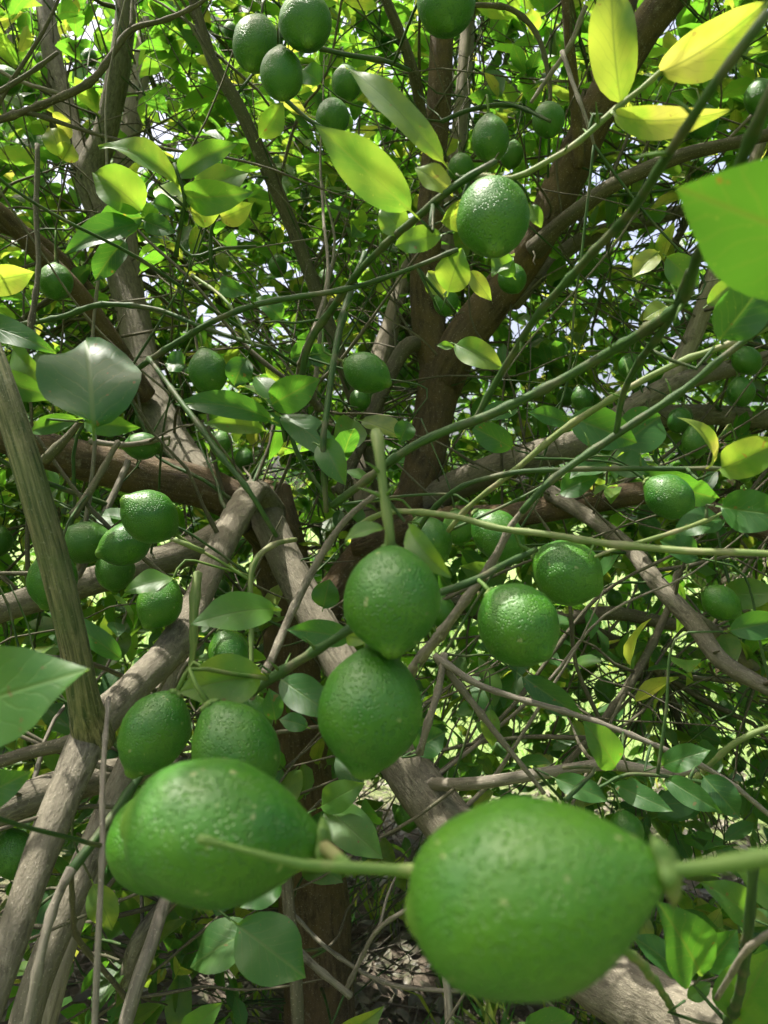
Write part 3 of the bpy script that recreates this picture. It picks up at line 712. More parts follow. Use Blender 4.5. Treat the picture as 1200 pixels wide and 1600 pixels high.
# (px, py, short diameter px, diameter m, axis stem->tip (right, down, towards camera), mesh, label)
LT = [
 (826, 1396, 290, .0595, (-1, .30, -.20), 6, 'largest bright green lemon, stem pointing sideways, in front of the fallen-leaf ground'),
 (343, 1300, 220, .0610, (-1, -.14, .06), 6, 'large glossy lemon lying sideways with pale calyx on the horizontal olive stem'),
 (246, 1312, 150, .0560, (-.5, .7, -.3), 4, 'lemon mostly hidden behind the sideways glossy lemon with pale calyx'),
 (612, 934, 151, .0590, (0, .78, .50), 3, 'plump lemon with pointed tip hanging from the straight pale olive stem'),
 (578, 1106, 164, .0640, (-.10, .9, .25), 3, 'round dark lemon touching the tip of the pointed lemon above it'),
 (809, 975, 124, .0600, (.45, .55, .55), 4, 'smooth lemon with a creased dent, hanging below the forked grey twig'),
 (886, 894, 100, .0580, (.75, .45, .30), 4, 'lemon with withered flower stub at its stem, under the thorny olive twig'),
 (770, 338, 112, .0600, (0, .85, .35), 0, 'oval lemon with pale pointed tip below the olive twig that carries yellow leaves'),
 (242, 1143, 106, .0560, (-.45, .85, .20), 1, 'glossy lemon tilted over its pointed tip, beside the mottled yellow-spotted leaf'),
 (368, 1172, 132, .0600, (.5, .75, .2), 0, 'dark lemon wedged between the mottled leaf and the sideways glossy lemon'),
 (235, 808, 82, .0580, (-.6, -.5, .45), 3, 'lemon lit by a sun patch on its top, on a short olive stalk'),
 (197, 850, 66, .0540, (-.75, .3, .35), 1, 'lemon tucked under the sun-patched lemon, pale at its tip'),
 (134, 848, 66, .0560, (-.8, .1, .1), 2, 'oval dark lemon beside the fissured upright stem'),
 (82, 905, 74, .0580, (-.2, .9, .1), 0, 'lemon half hidden behind the fissured upright stem'),
 (250, 942, 70, .0560, (-.35, .75, .4), 3, 'dark lemon with bright rough sun patch above the sunlit bend of the limb'),
 (180, 890, 60, .0560, (0, .9, 0), 4, 'shaded lemon behind the pair beside the sun-patched lemon'),
 (357, 1022, 64, .0540, (.3, .8, .1), 0, 'very dark lemon under the pale leaf beside the cut stub'),
 (396, 1120, 62, .0540, (.3, .8, .2), 4, 'dark pitted lemon behind the mottled yellow-spotted leaf'),
 (440, 115, 66, .0470, (.05, 1, .15), 2, 'lowest lemon of the hanging cluster of three'),
 (400, 68, 72, .0560, (-.15, .95, .2), 2, 'lemon of the hanging cluster of three, beside its lowest one'),
 (477, 33, 82, .0570, (.12, .9, .35), 3, 'roundest and largest lemon of the hanging cluster of three'),
 (697, 4, 92, .0600, (.05, .9, .3), 4, 'lemon hanging in front of the upright reddish limb'),
 (541, 130, 46, .0540, (.1, 1, 0), 0, 'lemon just above the tip of the long yellow-green leaf'),
 (520, 182, 52, .0540, (.1, .9, .2), 3, 'lemon with lit top peeping over the broad olive leaf'),
 (766, 216, 58, .0560, (.05, 1, .1), 2, 'lemon beside the upright limb, above the oval lemon with pale tip'),
 (857, 187, 50, .0540, (.1, .9, .2), 4, 'round lemon hanging beside the thin upright dark stem'),
 (720, 262, 40, .0520, (.1, .9, 0), 4, 'shaded lemon behind the lemon beside the upright limb'),
 (800, 242, 36, .0500, (-.2, .9, 0), 0, 'little lemon behind the brown twig end near the upright limb'),
 (1097, 190, 48, .0540, (.1, .9, .1), 4, 'dark lemon behind the twisted yellow leaf'),
 (1188, 152, 48, .0540, (.1, .9, .1), 0, 'shaded lemon behind the thick blurred green twigs'),
 (87, 440, 52, .0560, (.1, .9, .2), 4, 'round lemon behind the dark upright twig'),
 (8, 125, 42, .0540, (.9, .3, .1), 0, 'lemon under the crossing dark twigs beside the forked pale limb'),
 (325, 580, 60, .0560, (.25, .95, .1), 0, 'lemon hanging alone under the long green diagonal twig'),
 (223, 697, 43, .0440, (-1, .05, .1), 5, 'small spindle-shaped lemon lying sideways above the thick horizontal limb'),
 (572, 582, 62, .0520, (.85, .45, .15), 1, 'lemon with a sharp nipple beside the green upright twig'),
 (563, 624, 34, .0460, (-.2, .8, .4), 4, 'small pale lemon under the lemon with the sharp nipple'),
 (593, 620, 30, .0460, (.3, .8, .2), 4, 'small shaded lemon beside the small pale lemon'),
 (800, 435, 44, .0520, (.3, .8, .2), 4, 'lemon in front of the stout limb above its fork'),
 (697, 472, 40, .0520, (0, .9, .2), 4, 'lemon beneath the pair of pale lit leaves by the limb fork'),
 (1045, 776, 68, .0460, (.72, .55, .25), 0, 'fresh green lemon hanging from the thin horizontal twig under a drooping leaf'),
 (1158, 722, 50, .0500, (.2, .9, .1), 0, 'dark lemon behind the pale yellow-green leaf at the twig end'),
 (1086, 690, 40, .0480, (.1, .95, .1), 2, 'lemon behind the narrow curled yellow leaf'),
 (1062, 657, 38, .0480, (-.3, .8, .3), 4, 'lemon touching the top of the narrow curled yellow leaf'),
 (1158, 612, 42, .0500, (.1, .9, .2), 4, 'round lemon above the smooth pale horizontal limb'),
 (1166, 563, 42, .0500, (.6, .6, .1), 0, 'dark lemon over the round lemon by the smooth pale limb'),
 (1015, 825, 34, .0460, (-.2, .8, .3), 4, 'small lemon above the thorny olive twig'),
 (1126, 941, 52, .0500, (.75, .6, .1), 1, 'pointed lemon below the thorny olive twig, beside the bent grey limb'),
 (672, 842, 66, .0540, (.5, .7, .2), 3, 'lemon behind the drooping leaf by the straight pale olive stem'),
 (777, 836, 74, .0580, (.6, .6, .1), 2, 'big dark lemon behind the thorny olive twig'),
 (716, 824, 50, .0520, (.2, .9, 0), 4, 'deep shaded lemon between the two lemons behind the thorny twig'),
 (690, 955, 44, .0500, (.2, .9, .1), 0, 'lemon peeping out behind the plump pointed lemon'),
 (22, 1334, 64, .0540, (.3, .9, .1), 0, 'dark lemon behind the leaning grey limbs'),
 (180, 1356, 56, .0520, (.2, .9, .1), 4, 'dark lemon behind the hanging grey twig'),
 (178, 1188, 52, .0520, (-.2, .9, -.2), 0, 'shaded lemon behind the glossy tilted lemon'),
 (0, 846, 38, .0500, (-.1, .9, .1), 0, 'lemon beyond the fissured upright stem, over the brown limb'),
 (978, 1298, 54, .0520, (.2, .8, .2), 4, 'dark lemon above the stem end of the largest lemon'),
 (636, 1276, 38, .0500, (.1, .9, 0), 0, 'shaded lemon behind the thick descending limb'),
]
for x, y, s, D in [(985, 572, 38, .050), (770, 682, 38, .050), (434, 415, 30, .046), (510, 437, 28, .046), (382, 718, 30, .046), (225, 656, 28, .044), (345, 692, 36, .046),
                   (1010, 803, 28, .042), (960, 935, 25, .044), (945, 1078, 34, .048), (912, 1083, 25, .044), (140, 90, 24, .046), (149, 172, 25, .046), (38, 372, 22, .04),
                   (568, 500, 17, .036), (620, 534, 18, .038), (628, 582, 20, .04), (910, 623, 34, .046), (884, 620, 28, .044), (1073, 502, 20, .04), (997, 1140, 25, .044),
                   (1155, 1193, 22, .042), (1133, 1110, 28, .046), (360, 47, 22, .046), (1095, 398, 16, .038), (372, 850, 26, .044), (340, 905, 24, .044), (345, 922, 30, .046), (1040, 1000, 20, .042), (1120, 835, 30, .046)]:
    LT.append((x, y, s, D, (random.uniform(-.4, .4), .9, random.uniform(-.1, .4)), random.choice([0, 3, 4]), {(770, 682): 'small round lemon just beside the reddish trunk below its fork', (945, 1078): 'small round lemon in the gap below the two lemons hanging by the forked grey twig'}.get((x, y))))

for n, (x, y, s, D, ax, mk, lab) in enumerate(LT):
    d = D * F / s
    c = P(x, y, d)
    a = unit(np.array([ax[0], -ax[2], -ax[1]]))
    me, zs = LM[mk]
    e = empty('lemon', c, lab or SML, 'lemon', None if lab else SM)
    q = Vector(a).to_track_quat('Z', 'Y')
    r = bpy.data.objects.new('rind', me); COL.objects.link(r); r.parent = e
    r.rotation_mode = 'QUATERNION'; r.rotation_quaternion = q; r.scale = (D, D, D)
    if s > 24:
        k = bpy.data.objects.new('calyx', CX[n % 3]); COL.objects.link(k); k.parent = e
        k.rotation_mode = 'QUATERNION'; k.rotation_quaternion = q; k.scale = [D * (1.45 if n < 2 else 1.1)] * 3
        k.location = Vector(-a * zs * D * 0.99)
    LEMONS.append((e, c, a, zs * D, D, n))
    GUARD.append(np.array([[x, y, s * 0.55 + 6, d]]))

WOOD = np.vstack(SAMPLES)

# ------------------------------------------------------------------ leaves one can pick out, placed one by one
# base px, tip px, width px, depth base, depth tip, tint (light, yellow), roll, fold, curl
HL = [
 ((1330, 400), (1056, 292), 200, .33, .30, (.9, .0), -12, .05, .35, .7),
 ((970, 160), (955, -40), 70, .63, .60, (.9, .34), -15, .15, .4, .4),
 ((1034, 112), (1200, 0), 68, .63, .58, (1.0, .68), 25, .25, .7, .4),
 ((962, 178), (1142, 172), 42, .62, .56, (1.0, .68), 30, .25, .9, 1.2),
 ((692, 252), (540, 104), 48, .66, .68, (.5, .22), 12, .12, .35, .3),
 ((640, 328), (492, 194), 72, .64, .60, (.3, .12), -8, .10, .3, .3),
 ((702, 300), (648, 262), 40, .66, .66, (1, .6), 20, .2, .4, .3),
 ((690, 345), (735, 320), 36, .66, .68, (1, .4), 40, .2, .4, .3),
 ((632, 365), (594, 325), 48, .72, .72, (.8, .15), 0, .1, .4, .3),
 ((690, 366), (618, 384), 40, .68, .70, (.9, .12), -10, .1, .6, .3),
 ((830, 320), (846, 356), 22, .66, .66, (1, .2), 10, .2, .4, .3),
 ((800, 400), (768, 432), 30, .8, .8, (.7, .1), 20, .2, .5, .3),
 ((276, 288), (154, 230), 44, .95, .92, (.8, .25), 30, .25, .7, .5),
 ((276, 276), (372, 224), 40, .95, .92, (.6, .05), -20, .2, .6, .3),
 ((222, 330), (146, 270), 66, .98, .96, (.8, .15), 10, .2, .5, .4),
 ((290, 306), (396, 300), 46, .95, .90, (.55, .05), 25, .2, .6, .4),
 ((300, 300), (388, 270), 50, 1.0, 1.05, (.8, .18), -10, .2, .3, .3),
 ((286, 322), (246, 292), 40, .96, 1.0, (1, .45), 10, .2, .3, .3),
 ((215, 350), (102, 396), 48, .98, .95, (.4, .0), 15, .2, .6, .4),
 ((222, 340), (152, 345), 48, .98, .98, (.3, .0), -15, .2, .4, .4),
 ((225, 345), (275, 365), 34, .98, .96, (.3, .0), 10, .2, .4, .4),
 ((300, 335), (345, 330), 36, .96, .94, (.9, .3), 20, .2, .5, .3),
 ((345, 340), (395, 318), 36, .96, .94, (1, .5), 20, .25, .5, .3),
 ((272, 330), (235, 318), 34, .96, .94, (.2, .0), 20, .25, .5, .3),
 ((195, 375), (148, 440), 44, 1.0, 1.0, (.15, .0), 5, .2, .5, .3),
 ((90, 200), (110, 190), 40, 1.2, 1.2, (1, .6), 10, .2, .5, .3),
 ((95, 245), (78, 200), 40, 1.2, 1.2, (1, .5), 10, .2, .5, .3),
 ((98, 250), (112, 225), 34, 1.2, 1.2, (1, .5), 10, .2, .5, .3),
 ((146, 664), (134, 532), 158, .70, .78, (.30, .0), 4, .05, .3, .3),
 ((-50, 505), (88, 552), 44, .80, .78, (.5, .0), -10, .15, .6, .3),
 ((-25, 590), (96, 622), 44, .80, .78, (.7, .05), 15, .15, .5, .3),
 ((20, 545), (85, 600), 34, .85, .82, (.6, .1), 30, .15, .5, .3),
 ((132, 660), (220, 668), 34, .78, .76, (.7, .05), 15, .2, .6, .3),
 ((120, 655), (45, 676), 30, .80, .80, (.7, .05), 0, .2, .6, .3),
 ((-30, 440), (55, 425), 46, 1.0, 1.0, (1, .5), 20, .2, .6, .3),
 ((422, 655), (272, 632), 42, .92, .88, (.5, .0), 10, .18, .7, .4),
 ((425, 632), (500, 592), 54, .92, .90, (.6, .0), 10, .15, .7, .4),
 ((440, 650), (535, 728), 46, .92, .88, (.55, .0), -20, .15, .5, .3),
 ((505, 690), (540, 758), 44, .80, .78, (.7, .05), 10, .2, .7, .3),
 ((412, 672), (318, 662), 30, .95, .92, (.9, .2), 15, .2, .4, .3),
 ((385, 560), (365, 605), 42, 1.0, 1.0, (.3, .0), 15, .2, .4, .3),
 ((290, 570), (258, 568), 40, 1.02, 1.02, (.4, .0), 15, .2, .4, .3),
 ((345, 440), (390, 460), 26, 1.0, .95, (.5, .0), 30, .2, .8, .3),
 ((712, 538), (786, 576), 44, .90, .88, (1, .35), 5, .2, .5, .4),
 ((708, 542), (682, 540), 14, .90, .90, (1, .2), 5, .2, .3, .3),
 ((700, 456), (722, 388), 56, .80, .78, (1, .28), 0, .15, .4, .3),
 ((692, 460), (668, 425), 42, .82, .82, (1, .55), 10, .15, .4, .3),
 ((735, 424), (768, 470), 26, .80, .80, (1, .5), 10, .2, .5, .3),
 ((802, 432), (768, 392), 30, .80, .80, (.9, .1), 0, .2, .5, .3),
 ((1028, 394), (988, 434), 36, .90, .90, (1, .95), 5, .15, .3, .4),
 ((1042, 402), (1092, 448), 46, .80, .80, (.5, .05), 5, .15, .4, .3),
 ((1042, 478), (1004, 500), 32, .95, .95, (1, .8), 10, .15, .3, .4),
 ((1125, 530), (1202, 432), 76, .58, .56, (.2, .0), 10, .15, .5, .3),
 ((1105, 476), (1150, 436), 30, .9, .9, (.8, .2), 20, .2, .5, .3),
 ((1126, 733), (1235, 684), 56, .68, .62, (1, .30), 15, .15, .4, .3),
 ((1106, 730), (1058, 652), 20, .72, .70, (1, .7), 40, .4, 1.3, .3),
 ((1005, 738), (1122, 778), 44, .90, .92, (.5, .0), 25, .15, .9, .3),
 ((1128, 792), (1235, 806), 62, .70, .66, (.45, .0), 20, .12, .6, .3),
 ((1130, 812), (1052, 834), 46, .72, .72, (.5, .0), 20, .12, .5, .3),
 ((888, 662), (824, 645), 32, .95, .92, (.5, .0), 20, .15, .5, .3),
 ((892, 652), (995, 692), 62, .92, .90, (.55, .0), 10, .12, .5, .3),
 ((962, 702), (1032, 650), 72, .92, .96, (.4, .0), 10, .12, .5, .3),
 ((945, 722), (890, 748), 46, .92, .90, (.5, .0), 20, .15, .5, .3),
 ((955, 725), (1020, 740), 44, .92, .90, (.5, .0), -10, .15, .5, .3),
 ((875, 770), (935, 745), 40, .92, .90, (.45, .0), -10, .15, .5, .3),
 ((800, 700), (735, 665), 42, 1.0, 1.0, (.45, .0), -10, .15, .5, .3),
 ((810, 640), (735, 655), 30, 1.0, 1.0, (.5, .0), 10, .15, .6, .3),
 ((640, 660), (625, 690), 34, 1.1, 1.1, (.5, .0), 10, .15, .6, .3),
 ((1090, 870), (1030, 845), 46, .85, .85, (.3, .0), 10, .15, .4, .3),
 ((1140, 985), (1225, 970), 44, .8, .8, (.5, .0), 10, .15, .4, .3),
 ((-130, 1130), (140, 1046), 150, .42, .40, (.75, .06), 8, .08, .45, .3),
 ((428, 952), (298, 976), 62, .66, .62, (1, .08), 10, .12, .6, .35),
 ((408, 1055), (280, 1082), 80, .60, .57, (1, .26), 5, .10, .5, .35),
 ((548, 998), (448, 984), 42, .60, .58, (.5, .0), 5, .12, .5, .3),
 ((540, 992), (580, 1000), 22, .60, .58, (.9, .3), 30, .2, .7, .3),
 ((440, 1062), (525, 1122), 56, .64, .62, (.4, .0), 10, .12, .5, .3),
 ((480, 1136), (436, 1124), 30, .75, .75, (.5, .0), 10, .12, .5, .3),
 ((430, 1125), (420, 1075), 34, .78, .78, (.6, .0), 10, .12, .5, .3),
 ((640, 824), (706, 902), 34, .52, .50, (.9, .22), 28, .3, .9, .4),
 ((598, 826), (538, 846), 26, .54, .54, (.85, .2), 35, .3, .9, .4),
 ((505, 950), (515, 905), 44, 1.15, 1.15, (.6, .0), 0, .1, .4, .3),
 ((502, 1260), (570, 1224), 46, .86, .84, (.75, .10), 5, .12, .4, .35),
 ((510, 1262), (598, 1342), 62, .86, .82, (.75, .10), 5, .12, .5, .35),
 ((372, 1446), (478, 1528), 100, .70, .68, (.65, .02), 5, .08, .4, .3),
 ((398, 1452), (298, 1512), 74, .74, .74, (.4, .06), 15, .10, .4, .3),
 ((440, 1380), (375, 1418), 46, .76, .74, (.6, .0), 15, .10, .4, .3),
 ((146, 1382), (176, 1452), 46, .80, .80, (.9, .35), 5, .12, .4, .3),
 ((285, 1618), (348, 1566), 40, .72, .70, (1, .1), 15, .12, .4, .3),
 ((538, 1606), (600, 1572), 30, 1.0, .98, (1, .3), 35, .4, .9, .3),
 ((1092, 1518), (1026, 1408), 90, .62, .58, (.5, .0), 5, .18, .5, .35),
 ((1106, 1512), (1152, 1452), 52, .64, .62, (.6, .0), 5, .15, .5, .3),
 ((1172, 1432), (1096, 1378), 54, .66, .64, (.7, .05), 5, .15, .5, .3),
 ((1062, 1522), (985, 1462), 46, .68, .68, (.3, .0), 15, .15, .5, .3),
 ((1146, 1600), (1208, 1480), 88, .60, .56, (.75, .10), 5, .15, .4, .3),
 ((1225, 1410), (1140, 1350), 70, .60, .58, (.95, .15), 20, .15, .4, .3),
 ((1075, 1560), (1110, 1535), 24, .66, .66, (.9, .1), 20, .15, .4, .3),
 ((962, 1198), (910, 1126), 54, .80, .78, (.7, .05), 5, .15, .4, .3),
 ((1035, 1196), (1110, 1172), 40, .86, .84, (.6, .0), 5, .15, .4, .3),
 ((868, 1216), (952, 1252), 38, .80, .78, (.7, .0), 5, .15, .4, .3),
 ((960, 1225), (1052, 1268), 34, .80, .76, (.55, .0), 15, .15, .5, .3),
 ((1040, 1216), (1128, 1270), 36, .80, .76, (.5, .0), 15, .15, .5, .3),
 ((1100, 1214), (1156, 1278), 50, .80, .78, (.25, .0), 5, .15, .5, .3),
 ((985, 1215), (1000, 1260), 30, .84, .84, (.7, .0), 10, .15, .5, .3),
 ((818, 1058), (912, 1122), 40, 1.0, .98, (.2, .0), 15, .15, .5, .3),
 ((648, 1172), (696, 1144), 50, .98, .98, (.3, .0), 5, .15, .4, .3),
 ((766, 1108), (770, 1166), 30, 1.1, 1.1, (.95, .25), 10, .15, .4, .3),
 ((190, 1030), (70, 956), 40, .82, .80, (.5, .0), 10, .15, .5, .3),
 ((270, 905), (195, 925), 34, .88, .86, (.85, .1), 40, .15, .4, .3),
 ((-40, 1250), (50, 1205), 56, .6, .58, (.45, .0), 10, .12, .5, .3),
 ((820, 1600), (900, 1590), 40, .8, .8, (.8, .0), 40, .15, .5, .3),
 ((440, 500), (400, 465), 34, 1.2, 1.2, (.6, .0), 20, .15, .5, .3),
 ((455, 560), (500, 545), 40, 1.2, 1.2, (.2, .0), 10, .15, .5, .3),
 ((480, 545), (520, 570), 34, 1.2, 1.2, (.25, .0), 10, .15, .5, .3),
 ((405, 215), (440, 160), 36, 1.0, 1.0, (.9, .15), 25, .2, .6, .3),
 ((500, 130), (470, 110), 36, 1.2, 1.2, (.6, .0), 20, .15, .5, .3),
]
leaf_sites = []
for (b, t, wpx, d0, d1, tint, roll, fold, curl, mott) in HL:
    B, Tp = P(*b, d0), P(*t, d1)
    ax = unit(Tp - B)
    view = unit(np.array([0, 0, CAMZ]) - (B + Tp) / 2)
    nn = unit(view - ax * (view @ ax))
    bi = np.cross(ax, nn)
    nn = nn * math.cos(R(roll)) + bi * math.sin(R(roll)) + np.array([0, 0, .25])
    nn = unit(nn - ax * (nn @ ax))
    wd = wpx * d0 / F * 1.06 / max(.5, math.cos(R(roll)))
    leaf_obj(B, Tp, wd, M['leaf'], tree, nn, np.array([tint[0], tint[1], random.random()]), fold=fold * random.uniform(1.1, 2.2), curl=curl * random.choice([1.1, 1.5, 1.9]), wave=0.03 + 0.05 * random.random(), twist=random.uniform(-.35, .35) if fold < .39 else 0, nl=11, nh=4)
    leaf_sites.append((B - ax * 0.13 * np.linalg.norm(Tp - B), ax))
    x, y = (b[0] + t[0]) / 2, (b[1] + t[1]) / 2
    GUARD.append(np.array([[x, y, wpx * 0.55, d0]]))
    GUARD.append(np.array([[b[0] * .25 + t[0] * .75, b[1] * .25 + t[1] * .75, wpx * 0.4, d0]]))
n_leaf = len(HL)

G = np.vstack(GUARD)
def hides(pts, slack=0.0):
    """True where a point would stand in front of something that the place shows clear"""
    x, y, d = proj(pts)
    bad = np.zeros(len(pts), bool)
    for k in range(0, len(pts), 4000):
        s = slice(k, k + 4000)
        q = ((x[s, None] - G[None, :, 0]) ** 2 + (y[s, None] - G[None, :, 1]) ** 2 < (G[None, :, 2] + slack / np.maximum(d[s, None], .2) * F) ** 2)
        q &= (d[s, None] < G[None, :, 3] + .01) & (d[s, None] > 0.05)
        bad[s] = q.any(1)
    return bad

# stalk twigs that carry those leaves
n_twig = len(HT)
for (b, ax) in leaf_sites:
    dv = WOOD[:, :3] - b
    dist = np.linalg.norm(dv, axis=1)
    kx = np.argmin(dist * (1.3 + .6 * (dv @ ax) / (dist + 1e-6)) + 1.5 * np.maximum(0, b[1] - WOOD[:, 1]))
    L = dist[kx]
    if L < 0.012:
        continue
    end = WOOD[kx, :3]
    m1 = b - ax * min(.05, .4 * L)
    pth = catmull(np.array([[*b, .0011], [*m1, .0014], [*((m1 + end) / 2 + np.array([0, 0, -.02 * L])), .0017], [*end, .002]]), .014)
    q = pth[len(pth) // 4:int(len(pth) * .85), :3]
    if L > .05 and len(q) and hides(q, -.006).mean() > .12:
        continue
    tube_obj('twig', pth, M['green'], tree, nseg=5, wob=.0015, seed=random.random() * 9)
    n_twig += 1

# ------------------------------------------------------------------ the rest of the crown
def in_view(pts, m=90):
    x, y, d = proj(pts)
    return (d > .05) & (x > -m) & (x < 1200 + m) & (y > -m) & (y < 1600 + m)

# openings in the crown through which the sun reaches these spots
GAPS = [(P(235, 790, .82), .030), (P(248, 955, .84), .026), (P(280, 985, .98), .022),
        (P(1070, 1425, .58), .035), (P(1130, 1570, .80), .06), (P(1060, 1540, .84), .04), (P(965, 60, .6), .075), (P(1110, 60, .6), .09), (P(1050, 165, .6), .06),
        (P(590, 650, 1.95), .05), (P(215, 735, 1.50), .03), (P(190, 130, 2.0), .05), (P(175, 250, 2.0), .04), (P(30, 612, .79), .015), (P(450, 830, 1.5), .03),
        (P(520, 1010, 1.34), .03), (P(880, 685, 1.58), .04), (P(700, 420, .8), .04), (P(745, 555, .9), .04), (P(1010, 412, .9), .04), (P(1170, 705, .66), .04), (P(110, 1380, 1.05), .05),
        (P(170, 245, .95), .05), (P(1150, 1370, .6), .04), (P(600, 1430, 2.4), .08), (P(760, 1560, 2.1), .06), (P(330, 1490, 2.3), .06)]
def in_gap(p):
    bad = np.zeros(len(p), bool)
    for q, r in GAPS:
        v = p - q
        s = v @ SUND
        bad |= (s > 0.03) & (np.linalg.norm(v - s[:, None] * SUND, axis=1) < r + .052)
    return bad

CEN = np.array([0.05, 1.75, 1.20]); RAD = np.array([2.0, 1.95, 2.05])

def sprig_leaves(pos, out, k, Lm=(.065, .105), spread=.16):
    """k leaves round the end of each shoot -> base, axis, normal, L, W"""
    n = len(pos)
    out = unit(out)
    s = RNG.uniform(-1, 0.1, (n, k, 1)) * spread
    base = pos[:, None] + out[:, None] * s
    rnd = unit(RNG.normal(size=(n, k, 3)))
    per = unit(rnd - out[:, None] * np.sum(rnd * out[:, None], -1, keepdims=True))
    ax = unit(per * .85 + out[:, None] * .55 + RNG.normal(size=(n, k, 3)) * .2)
    nr = unit(np.array([0, 0, 1.0]) + out[:, None] * .35 + RNG.normal(size=(n, k, 3)) * .55)
    base = base + ax * .012
    L = RNG.uniform(*Lm, (n, k))
    W = L * RNG.uniform(.44, .60, (n, k))
    f = lambda a: a.reshape(-1, *a.shape[2:])
    return f(base), f(ax), f(nr), f(L), f(W)

def tints(n, ylo=0.08):
    t = np.stack([RNG.uniform(.1, 1, n), np.clip(RNG.normal(.02, .12, n), 0, .8), RNG.random(n)], -1)
    yl = RNG.random(n) < ylo
    t[yl, 1] = RNG.uniform(.3, .75, yl.sum())
    return t

def foliage(name, B, A, NR, L, W, tint, mat, parent, nl=3, nh=1, droop=(.2, 1.0)):
    n = len(B)
    V, Q, uv, per = leaves_mesh(B, A, NR, L, W, RNG.uniform(.1, .45, n), RNG.uniform(*droop, n), RNG.uniform(0, .05, n), RNG.uniform(-.4, .4, n), RNG.random(n), nl, nh)
    o = mesh_obj(name, V, [Q], mat, parent, uv=uv, attrs={'tint': np.repeat(tint, per, 0)})
    o['kind'] = 'stuff'
    return o

# ---- shoots inside the crown: their nearest leaves are parts of their own
NI = 1750
px = RNG.uniform(-60, 1260, NI); py = RNG.uniform(-60, 1600, NI); dd = np.where(py < 620, RNG.uniform(1.5, 3.0, NI), RNG.uniform(1.1, 2.7, NI))
pos = np.stack([P(a, b, c) for a, b, c in zip(px, py, dd)])
keep = (pos[:, 2] > .22) & ~in_gap(pos)
# denser above than below, where the crown is bare inside
keep &= RNG.random(NI) < np.where(py < 560, .58, np.where(py < 900, .56, .62))
keep &= ~((py > 1360) & (px > 420) & (px < 960))
pos = pos[keep]
o_ = unit(pos - CEN + RNG.normal(size=pos.shape) * .5 + np.array([0, 0, .4]))
B, A, NR, L, W = sprig_leaves(pos, o_, 7, (.05, .092))
ctr = B + A * (L * .5)[:, None]
ok = ~hides(ctr, .022) & ~(in_view(ctr) & (ctr[:, 1] < .98)) & ~in_gap(ctr)
B, A, NR, L, W, ctr = B[ok], A[ok], NR[ok], L[ok], W[ok], ctr[ok]
tn = tints(len(B), .12)
vis = in_view(ctr, 10)
order = np.argsort(np.where(vis, ctr[:, 1], 99))
pick = order[: min(300 - n_leaf, int(vis.sum()))]
rest = np.setdiff1d(np.arange(len(B)), pick)
for k in pick:
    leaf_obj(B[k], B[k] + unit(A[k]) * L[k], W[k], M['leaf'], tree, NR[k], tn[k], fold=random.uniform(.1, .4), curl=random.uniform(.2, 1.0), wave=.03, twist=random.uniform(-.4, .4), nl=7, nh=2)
inner = (B[rest], A[rest], NR[rest], L[rest], W[rest], tn[rest])

EXTRA = []
heaps = {'darktwig': Heap(), 'deadtwig': Heap(), 'green': Heap()}
def loose_twig(a, b, r0, r1, mat, seg=4, bend=.06, own=False, steps=6):
    L = np.linalg.norm(b - a)
    t = np.linspace(0, 1, steps)[:, None]
    off = unit(RNG.normal(size=3)) * bend * L
    p = a * (1 - t) + b * t + off * (t * (1 - t) * 2) + RNG.normal(size=(steps, 3)) * .022 * L * (t * (1 - t) * 4)
    path = np.hstack([p, r0 * (1 - t) + r1 * t])
    EXTRA.append(path)
    if own:
        return tube_obj('twig', catmull(path, .03), M[mat], tree, nseg=6, knots=.05, wob=.001, seed=random.random() * 9)
    V, Q, Tr, Ac = tube(path, seg, seed=random.random() * 9)
    heaps[mat].add(V, Q, Tr, Ac)

# bearing twig for each inner shoot
for p, o in zip(pos, o_):
    dist = np.linalg.norm(WOOD[:, :3] - p, axis=1) + RNG.uniform(0, .12, len(WOOD))
    loose_twig(WOOD[np.argmin(dist), :3], p + o * .02, .0028, .0012, random.choice(['green', 'darktwig', 'darktwig']))

# ---- crossing bare twigs: the nearest as parts, the rest as a tangle
thick = WOOD[WOOD[:, 3] > .005]
cand = []
while len(cand) < 480:
    a = thick[RNG.integers(len(thick))]
    if a[1] < 1.0: continue
    up = unit(np.array([RNG.normal(0, .8), RNG.normal(.0, .6), RNG.normal(.55, .6)]))
    b = a[:3] + up * RNG.uniform(.25, .95)
    if b[2] < .2 or (b[1] < 1.0 and in_view(b[None], 60)[0]): continue
    m = (a[:3] + b) / 2
    if hides(np.array([m, b, m * .5 + b * .5]), -.012).any(): continue
    cand.append((a[1] + b[1], a[:3], b))
cand.sort(key=lambda c: c[0])
room = 296 - n_twig
for k, (_, a, b) in enumerate(cand):
    mt = random.choice(['darktwig', 'darktwig', 'deadtwig', 'green', 'darktwig'])
    loose_twig(a, b, RNG.uniform(.0022, .0042), .0010, mt, own=k < room)
    if k % 2 == 0:                                   # a side shoot
        t = RNG.uniform(.3, .8)
        c = a * (1 - t) + b * t
        e = c + unit(b - a + RNG.normal(size=3) * .8) * RNG.uniform(.12, .4)
        if e[2] > .15 and not (e[1] < 1.0 and in_view(e[None], 60)[0]) and not hides(e[None], -.01)[0]:
            loose_twig(c, e, .0018, .0007, mt)

